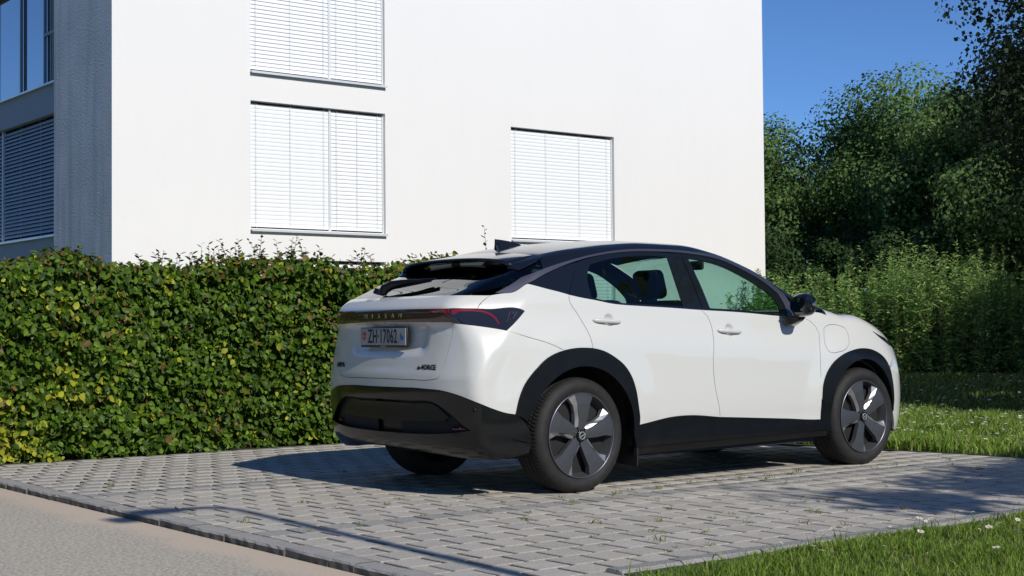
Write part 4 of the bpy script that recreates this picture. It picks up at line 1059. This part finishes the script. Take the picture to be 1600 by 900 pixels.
mb = MB(); c = Vector((1.86, .37, 1.02)); mb.tube([c + Vector((.05 * math.sin(a), .18 * math.cos(a), .17 * math.sin(a))) for a in np.linspace(0, 2 * math.pi, 29)], .014, 8); mb.box((1.90, .37, 1.0), (.06, .14, .09)); cpart(mb, 'steering_wheel', m_seat)
mb = MB(); mb.box((1.88, 0, 1.50), (.03, .25, .07)); soft(cpart(mb, 'inside_mirror', m_seat), .015)
mb = MB(); mb.box((-.45, 0, 1.02), (.60, 1.20, .03)); cpart(mb, 'parcel_shelf', m_seat)
panel('headliner', [(-.10, 0.), (-.10, .50), (.3, .545), (.9, .565), (1.4, .545), (1.60, .52), (1.64, 0.)], m_seat, car, mapping='xy', sym=True, skirt=0, off=-.035, grid=.09, ins=0)
for s in (-1, 1):
    panel('pillar_lining', [(.20, 1.22), (.44, 1.225), (.52, 1.42), (.60, 1.475), (.45, 1.455)], m_seat, car, off=-.03, skirt=.03, side=s, ins=0, grid=.05)
    panel('pillar_lining', D['bp'], m_seat, car, off=-.03, skirt=.03, side=s, ins=-.01, grid=.05)
# ================================================================== plants
LEAF8 = [(0, 1, 6), (1, 2, 7, 6), (2, 3, 7), (3, 4, 7), (4, 5, 6, 7), (5, 0, 6)]
def leaf_verts(P0, axis, nrm, L, w, fold=.16, curl=.12):
    """folded leaves: P0 base, axis along the midrib, nrm leaf normal"""
    axis = axis / (np.linalg.norm(axis, axis=1, keepdims=True) + 1e-9)
    side = np.cross(nrm, axis); side /= np.linalg.norm(side, axis=1, keepdims=True) + 1e-9; nr = np.cross(axis, side)
    L = L[:, None]; w = w[:, None]
    def pt(a, s, n): return P0 + axis * (a * L) + side * (s * w) + nr * (n * L)
    v = [pt(0, 0, 0), pt(.30, .46, .0), pt(.66, .40, -curl * .3), pt(1, 0, -curl), pt(.66, -.40, -curl * .3), pt(.30, -.46, 0), pt(.30, 0, -fold * .6), pt(.66, 0, -fold * .6 - curl * .3)]
    return np.stack(v, 1).reshape(-1, 3)
def unit(v): return v / (np.linalg.norm(v, axis=1, keepdims=True) + 1e-9)
m_leaf = mat('hedge_leaf', attr=True, rough=.45, trans=.28, spec=.2)
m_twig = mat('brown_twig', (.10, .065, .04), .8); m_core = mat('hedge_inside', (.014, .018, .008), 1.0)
m_bark = mat('tree_bark', (.085, .07, .055), .9, noise=(8, .6, (.05, .042, .035)), bump=(30, .8, .03))
hr = np.random.default_rng(21)
HX0, HX1, HY0, HY1, HZT = -4.2, 3.35, 3.78, 4.75, 1.60
hedge = empty('hedge', (0, 4.2, 0)); tag(hedge, 'clipped beech hedge with yellowing leaves between the paving and the building', 'hedge')
HO = np.array((0, 4.2, 0))
def front_y(x, z): return HY0 + .05 * np.sin(x * 2.3 + z * 1.7) + .05 * np.sin(x * 5.1 - z * 3.3 + 1) + .060 * np.sin(x * 8.3 + 3.1 * np.sin(z * 5.3 + 1.1 * np.sin(x * 2.9))) * np.sin(z * 14.7 + 2.2 * np.sin(x * 4.1)) + .035 * np.sin(x * 23 + 4 * np.sin(z * 11)) * np.sin(z * 31 + 5 * np.sin(x * 7)) + .06 * np.clip(z - 1.2, 0, 1) + .03 * np.sin(z * 9 + x * 3)
def top_z(x): return HZT + .035 * x * 0.4 + .05 * np.sin(x * 3.1) + .045 * np.sin(x * 8.3 + 1) + .02 * np.sin(x * 19)
mb = MB(); mb.box(((HX0 + HX1) / 2, (HY0 + HY1) / 2 + .10, .77), (HX1 - HX0 - .1, HY1 - HY0 - .26, 1.53)); me = mb.mesh('dark_core'); me.transform(Matrix.Translation(-Vector(HO))); link('dark_core', me, m_core, hedge)  # solid near-black box; shade between the leaves put into its colour
def hedge_cols(P0):
    n = len(P0); t = hr.random((n, 1)); a = np.array((.026, .062, .007)); b = np.array((.13, .225, .018)); t = t ** 1.6; c = a * (1 - t) + b * t
    # yellow and brownish leaves stand in patches, most of them at the left end
    f = np.sin(P0[:, 0] * 4.3 + 1.7 * np.sin(P0[:, 2] * 3.1)) * np.sin(P0[:, 2] * 5.7 + P0[:, 0] * 1.9 + .6) + .9 * np.clip((-1.05 - P0[:, 0]) * 1.1, -.5, 1) * np.clip(1.35 - P0[:, 2], .0, 1)
    k = hr.random(n) < np.clip(.035 + .42 * (f - .35), .035, .62); c[k] = np.array((.36, .38, .03)) * hr.uniform(.5, 1.1, (k.sum(), 1))
    k = hr.random(n) < (.025 + .10 * (np.sin(P0[:, 0] * 2.9 + 2) * np.sin(P0[:, 2] * 4.1) > .55) + .16 * (P0[:, 2] > 1.52)); c[k] = np.array((.17, .12, .035)) * hr.uniform(.6, 1.2, (k.sum(), 1))
    return c
def hedge_leaves(n, where):
    if where == 'front':
        x = hr.uniform(HX0, HX1, n); z = 1.64 * hr.random(n); dpt = np.abs(hr.normal(0, .062, n)) - .09 * hr.random(n) ** 3
        P0 = np.stack([x, front_y(x, z) + dpt, z * (top_z(x) / 1.64) + .015], 1); out = np.array((0, -1, .35))
    elif where == 'top':
        x = hr.uniform(HX0, HX1, n); y = HY0 + .03 + (HY1 - HY0) * hr.random(n) ** 1.3
        P0 = np.stack([x, y, top_z(x) + hr.normal(.0, .035, n)], 1); out = np.array((0, -.45, 1))
    elif where == 'end':
        y = hr.uniform(HY0, HY1, n); z = 1.62 * hr.random(n); P0 = np.stack([HX1 + hr.normal(0, .05, n), y, z], 1); out = np.array((1, 0, .3))
    else:
        x = hr.uniform(HX0, HX1, n); z = 1.6 * hr.random(n); P0 = np.stack([x, HY1 + hr.normal(0, .05, n), z], 1); out = np.array((0, 1, .3))
    nr = unit(out + hr.normal(0, .55, (n, 3))); ax = unit(np.array((0, -.25, -.55)) + hr.normal(0, .75, (n, 3))); ax = unit(ax - nr * (ax * nr).sum(1, keepdims=True) * .85)
    L = hr.uniform(.036, .078, n); return P0, ax, nr, L, L * hr.uniform(.62, .80, n)
sets = [hedge_leaves(34000, 'front'), hedge_leaves(6500, 'top'), hedge_leaves(1500, 'end'), hedge_leaves(3500, 'back')]
P0, AX, NR, LL, WW = [np.concatenate([s[i] for s in sets]) for i in range(5)]
cols = hedge_cols(P0)
# the 300 biggest leaves in view become leaves of their own, the rest one mass
fr = np.where((np.arange(len(P0)) < 34000) & (P0[:, 0] > -2.0) & (P0[:, 0] < 1.3) & (P0[:, 1] < front_y(P0[:, 0], P0[:, 2]) - .004))[0]
big = fr[np.argsort(-LL[fr])][:300]; rest = np.setdiff1d(np.arange(len(P0)), big)
V = leaf_verts(P0, AX, NR, LL, WW).reshape(-1, 8, 3)
tag(link('foliage', np_mesh('foliage', (V[rest] - HO).reshape(-1, 3), 8, LEAF8, cols[rest]), m_leaf, hedge), kind='stuff')
for i in big:
    me = np_mesh('leaf', V[i] - P0[i], 8, LEAF8, cols[i:i + 1]); link('leaf', me, m_leaf, hedge, tuple(P0[i] - HO))
# shoots standing above the clipped top
def shoot(px_, py_, pz_, h, seed, nl):
    r = np.random.default_rng(seed); lean = np.array((r.normal(0, .25), r.normal(-.05, .2), 1.)); pts = []
    for t in np.linspace(0, 1, 5): pts.append(np.array((px_, py_, pz_)) + lean * h * t + np.array((.05 * h * math.sin(3 * t + seed), 0, 0)))
    mb = MB(); mb.tube([tuple(p - HO) for p in pts], [.004, .0035, .003, .002, .0012], 5); st = mb.build('shoot', m_twig, hedge)
    t = np.linspace(.18, 1, nl); B = np.stack([np.interp(t, np.linspace(0, 1, 5), [p[k] for p in pts]) for k in range(3)], 1)
    az = np.arange(nl) * 2.4 + r.uniform(0, 6); ax = np.stack([np.cos(az), np.sin(az), r.uniform(.2, .9, nl)], 1); nr = unit(np.stack([-np.cos(az) * .5, -np.sin(az) * .5, np.ones(nl)], 1) + r.normal(0, .3, (nl, 3)))
    L = r.uniform(.03, .065, nl); c = np.array((.07, .11, .022)) * r.uniform(.6, 1.3, (nl, 1)); k = r.random(nl) < .35; c[k] = np.array((.15, .11, .04))
    link('shoot_leaves', np_mesh('shoot_leaves', leaf_verts(B - HO, ax, nr, L, L * .62).reshape(-1, 3), 8, LEAF8, c), m_leaf, st)
for i in range(66):
    x = hr.uniform(-2.3, 1.9); big_ = .55 + .6 * (x > -.6)
    shoot(x, HY0 + .12 + .55 * hr.random(), float(top_z(x)) - .03, hr.uniform(.08, .24) * big_, 300 + i, int(hr.integers(5, 11)))
for x, h in ((-.42, .27), (-.15, .30), (.05, .24), (.35, .34), (.55, .30), (.72, .27), (1.0, .24), (1.25, .26), (1.45, .22), (2.95, .46), (-.75, .18), (.2, .28)):
    shoot(x, HY0 + .25, float(top_z(x)) - .05, h, int(900 + x * 100), 11)
# hedge stems at the foot
mb = MB()
for x in np.arange(HX0 + .1, HX1, .22): mb.tube([(x, .02 + .05 * math.sin(x * 9) - .25, 0), (x + .03, -.22, .5)], [.014, .010], 6)
tag(mb.build('hedge_stems', m_twig, hedge), kind='stuff')

# ------------------------------------------------------------------ trees
m_tleaf = mat('tree_leaf', attr=True, rough=.5, trans=.40, spec=.12)
LEAF4 = [(0, 1, 2, 3)]
def tree(name, base, h, crown, n_cl, per, leaf, c0, c1, label, cat='tree', group=None, seed=1, trunk_r=.18, cl_r=.75, flat=.8, narrow=.5):
    """crown = (cx, cy, cz, rx, ry, rz) in world units; clumps of leaf faces on limbs"""
    r = np.random.default_rng(seed); root = empty(name, base); tag(root, label, cat, group); B = np.array(base, float)
    C = np.array(crown[:3]); S = np.array(crown[3:])
    cen = []
    while len(cen) < n_cl:
        p = r.uniform(-1, 1, 3); q = np.linalg.norm(p)
        if q < 1 and q > .25 * r.random() + .28: cen.append(p)
    cen = C + np.array(cen) * S * (1 + .10 * np.sin(np.arange(n_cl) * 3.3))[:, None]
    # trunk and limbs
    mb = MB(); top = np.array((C[0], C[1], C[2] + S[2] * .35)); mid = B + (top - B) * .45 + np.array((r.normal(0, .15), r.normal(0, .15), 0))
    mb.tube([tuple(np.zeros(3)), tuple(mid - B), tuple(top - B)], [trunk_r, trunk_r * .7, trunk_r * .18], 9)
    for k in r.permutation(n_cl)[:int(n_cl * .55)]:
        t = np.clip((cen[k][2] - B[2]) / (top[2] - B[2]) * .75, .15, .92)
        s = B + (mid - B) * min(1, t / .45) if t < .45 else mid + (top - mid) * (t - .45) / .55
        m2 = (s + cen[k]) / 2 + np.array((0, 0, .12 * np.linalg.norm(cen[k] - s)))
        mb.tube([tuple(s - B), tuple(m2 - B), tuple(cen[k] - B)], [trunk_r * .28, trunk_r * .16, trunk_r * .05], 5, cap=False)
    mb.build('trunk', m_bark, root)
    n = n_cl * per; idx = np.repeat(np.arange(n_cl), per); cr = (cl_r * r.uniform(.6, 1.3, n_cl))[idx]
    dv = unit(r.normal(0, 1, (n, 3))); rad = r.random(n) ** .30
    P = cen[idx] + dv * (cr * rad)[:, None] * np.array((1, 1, flat)) + r.normal(0, .06, (n, 3)); P[:, 2] = np.maximum(P[:, 2], .1)
    nr = unit(dv * 1.0 + np.array((0, 0, .25)) + r.normal(0, .42, (n, 3))); ax = unit(np.cross(nr, r.normal(0, 1, (n, 3)))); sd = np.cross(nr, ax)
    L = leaf * r.uniform(.6, 1.3, n); W_ = L * narrow
    v = np.stack([P, P + ax * (L * .5)[:, None] + sd * W_[:, None], P + ax * L[:, None], P + ax * (L * .45)[:, None] - sd * W_[:, None]], 1).reshape(-1, 3)
    tt = (r.random((n_cl, 1))[idx] * .55 + r.random((n, 1)) * .45); col = np.array(c0) * (1 - tt) + np.array(c1) * tt
    link('crown', np_mesh('crown', v - B, 4, LEAF4, col), m_tleaf, root)
    return root
DG0, DG1 = (.055, .115, .035), (.19, .30, .095)
tree('background_tree', (27.5, 24.5, 0), 8, (27.5, 24.5, 4.3, 3.4, 3.0, 3.0), 62, 720, .10, DG0, DG1, 'dark leafy tree at the left end of the tree line beside the white wall', 'tree', 'trees behind the shrubs', 41, cl_r=1.0)
tree('background_tree', (28.2, 20.3, 0), 9, (28.2, 20.4, 4.5, 2.8, 2.4, 3.3), 62, 720, .10, DG0, DG1, 'dark rounded tree whose top leans left of the tallest tree', 'tree', 'trees behind the shrubs', 42, cl_r=1.0)
tree('background_tree', (28.6, 17.9, 0), 10, (28.6, 18.0, 4.6, 2.3, 2.0, 3.8), 66, 720, .10, (.065, .13, .038), (.22, .34, .10), 'tallest green tree at the middle of the tree line', 'tree', 'trees behind the shrubs', 43, cl_r=.95)
tree('background_tree', (27.0, 14.6, 0), 9, (27.0, 14.7, 4.4, 2.1, 1.8, 3.4), 62, 720, .10, (.065, .13, .038), (.21, .32, .10), 'broad green tree right of the tallest one, sky gap between them', 'tree', 'trees behind the shrubs', 44, cl_r=.95)
tree('background_tree', (25.6, 11.4, 0), 9, (25.6, 11.4, 4.0, 2.6, 2.4, 3.2), 62, 720, .10, DG0, DG1, 'dark tree behind the shrubs at the right edge', 'tree', 'trees behind the shrubs', 45, cl_r=.95)
tree('background_bush', (24.4, 18.2, 0), 4, (24.4, 18.2, 2.2, 1.9, 1.7, 1.9), 30, 640, .09, DG0, (.055, .09, .04), 'round dark bush under the trees near the white wall corner', 'bush', None, 46, .09, .65)
tree('background_bush', (24.8, 14.4, 0), 4, (24.8, 14.4, 2.3, 2.2, 1.7, 2.0), 32, 640, .09, DG0, (.055, .09, .04), 'dark bush filling the space under the tallest tree', 'bush', None, 47, .09, .65)
# conifer-dark tree whose crown reaches in from the right
tree('overhanging_tree', (15.7, 3.0, 0), 11, (15.7, 3.0, 5.0, 3.8, 3.1, 3.0), 125, 460, .075, (.012, .026, .012), (.040, .062, .024), 'near-black tree whose crown hangs in at the upper right corner', 'tree', None, 51, .26, .8)
tree('overhanging_tree', (23.9, 8.6, 0), 6, (23.9, 8.6, 3.2, 1.9, 1.7, 2.8), 60, 380, .075, (.012, .026, .010), (.040, .065, .018), 'dark shaded small tree at the right edge below the overhanging crown', 'tree', None, 52, .16, .7)
# trees outside the picture to the right whose shade lies on the lawn and the paving
for i, (x, y, h) in enumerate(((11.3, -3.6, 9.0), (21.6, -1.2, 9.2), (15.6, -2.2, 8.0))):
    tree('shade_tree', (x, y, 0), h, (x, y, h * .58, 3.5, 3.0, h * .38), 70, 120, .24, DG0, DG1, 'leafy tree beyond the right edge shading the lawn, ' + ('nearest the car', 'farthest from the car', 'middle one')[i], 'tree', 'shade trees beyond the right edge', 60 + i, .22, .95)
tree('spreading_tree', (5.4, -9.0, 0), 5, (4.5, -8.72, 4.05, 3.9, .62, .42), 66, 170, .12, DG0, DG1, 'low spreading tree beyond the right edge shading the paving', 'tree', None, 71, .12, .42)

for i, (x, y, h, w) in enumerate(((-15, -13, 9, 'beside the road bend'), (-17, 1, 10, 'opposite the parking bay'), (-15.5, 13, 9, 'opposite the hedge'), (-5, -24, 9, 'far down the road'), (7, -25, 10, 'far beyond the lawn'))):  # invented trees behind the camera, added to cut sky light and darken shadows
    tree('sky_blocker_tree', (x, y, 0), h, (x, y, h * .55, 4.2, 4.2, h * .42), 60, 90, .34, DG0, DG1, 'unseen leafy tree added behind the viewer to dim the sky light, ' + w, 'tree', 'added trees behind the viewer', 80 + i, .22, 1.3)

# ------------------------------------------------------------------ tall feathery shrubs
m_sleaf = mat('willow_leaf', attr=True, rough=.55, trans=.35, spec=.3)
def feather(base, h, rx, ry, ns, label, seed, c0=(.10, .21, .045), c1=(.33, .53, .14)):
    r = np.random.default_rng(seed); root = empty('feathery_shrub', base); tag(root, label, 'shrub', 'tall feathery shrubs')
    mb = MB(); Ps, Ax, Nr, Ls = [], [], [], []
    for i in range(ns):
        a = r.uniform(0, 6.283); q = r.random() ** .5; b = np.array((q * rx * math.cos(a), q * ry * math.sin(a), 0)); hh = h * r.uniform(.62, 1.08) * (1 - .25 * q * q); ln = np.array((r.normal(0, .10), r.normal(0, .10), 1.))
        tip = b + ln * hh; mb.tube([tuple(b), tuple(b + ln * hh * .5 + r.normal(0, .03, 3)), tuple(tip)], [.012, .008, .002], 4, cap=False)
        nl = 90; t = r.uniform(.01, 1.0, nl) ** .85; p = b + ln * (hh * t)[:, None] + r.normal(0, .05, (nl, 3)) * (1.2 - t)[:, None]
        Ps.append(p); az = r.uniform(0, 6.283, nl); Ax.append(np.stack([np.cos(az), np.sin(az), r.uniform(.1, 1.1, nl)], 1)); Ls.append(r.uniform(.11, .21, nl) * (1.2 - .5 * t))
    P_ = np.concatenate(Ps); A_ = unit(np.concatenate(Ax)); L_ = np.concatenate(Ls); n = len(P_); nr = unit(r.normal(0, .6, (n, 3)) + np.array((0, -.3, .6))); sd = unit(np.cross(nr, A_))
    v = np.stack([P_, P_ + A_ * (L_ * .5)[:, None] + sd * (L_ * .11)[:, None], P_ + A_ * L_[:, None] - np.array((0, 0, .25)) * L_[:, None], P_ + A_ * (L_ * .5)[:, None] - sd * (L_ * .11)[:, None]], 1).reshape(-1, 3)
    t = r.random((n, 1)); c = np.array(c0) * (1 - t) + np.array(c1) * t
    tag(mb.build('stems', m_twig, root), kind='stuff'); tag(link('leaves', np_mesh('leaves', v, 4, LEAF4, c), m_sleaf, root), kind='stuff')
fs_ = [(19.3, 15.0, 2.35, 'at the white wall corner'), (19.9, 13.8, 2.45, 'second from the white wall corner'), (20.3, 12.9, 2.65, 'third from the white wall corner'), (20.6, 12.0, 2.75, 'behind the car bonnet tip'), (20.9, 11.1, 2.9, 'tallest one in the row'), (21.2, 10.3, 2.6, 'second from the right edge'), (21.7, 9.4, 2.5, 'at the right edge of the row'),
       (20.4, 15.6, 2.5, 'set back behind the wall corner'), (22.0, 13.2, 3.0, 'in the second row left'), (22.6, 11.6, 3.0, 'in the second row right')]
for i, (x, y, h, w) in enumerate(fs_):
    feather((x, y, 0), h, .80, .66, 78, 'tall feathery green shrub ' + w, 500 + i)

# ------------------------------------------------------------------ street lamp (outside the picture; its shadow crosses the paving)
m_post = mat('grey_lamp_post', (.30, .31, .32), .5, metal=.6)
lp = empty('street_lamp', (-2.39, -7.55, -.04)); tag(lp, 'slim grey street lamp with a short arm beyond the lower edge', 'street lamp')
mb = MB(); mb.tube([(0, 0, 0), (0, 0, 1.2), (0, 0, 4.9)], [.070, .050, .036], 14); mb.build('pole', m_post, lp)
mb = MB(); mb.tube([(0, 0, 4.88), (-.04, 0, 4.99), (-.16, 0, 5.04), (-.30, 0, 5.05)], .038, 10); mb.build('arm', m_post, lp)
mb = MB(); mb.box((-.46, 0, 5.05), (.42, .20, .075)); soft(mb.build('lamp_head', m_post, lp), .03)
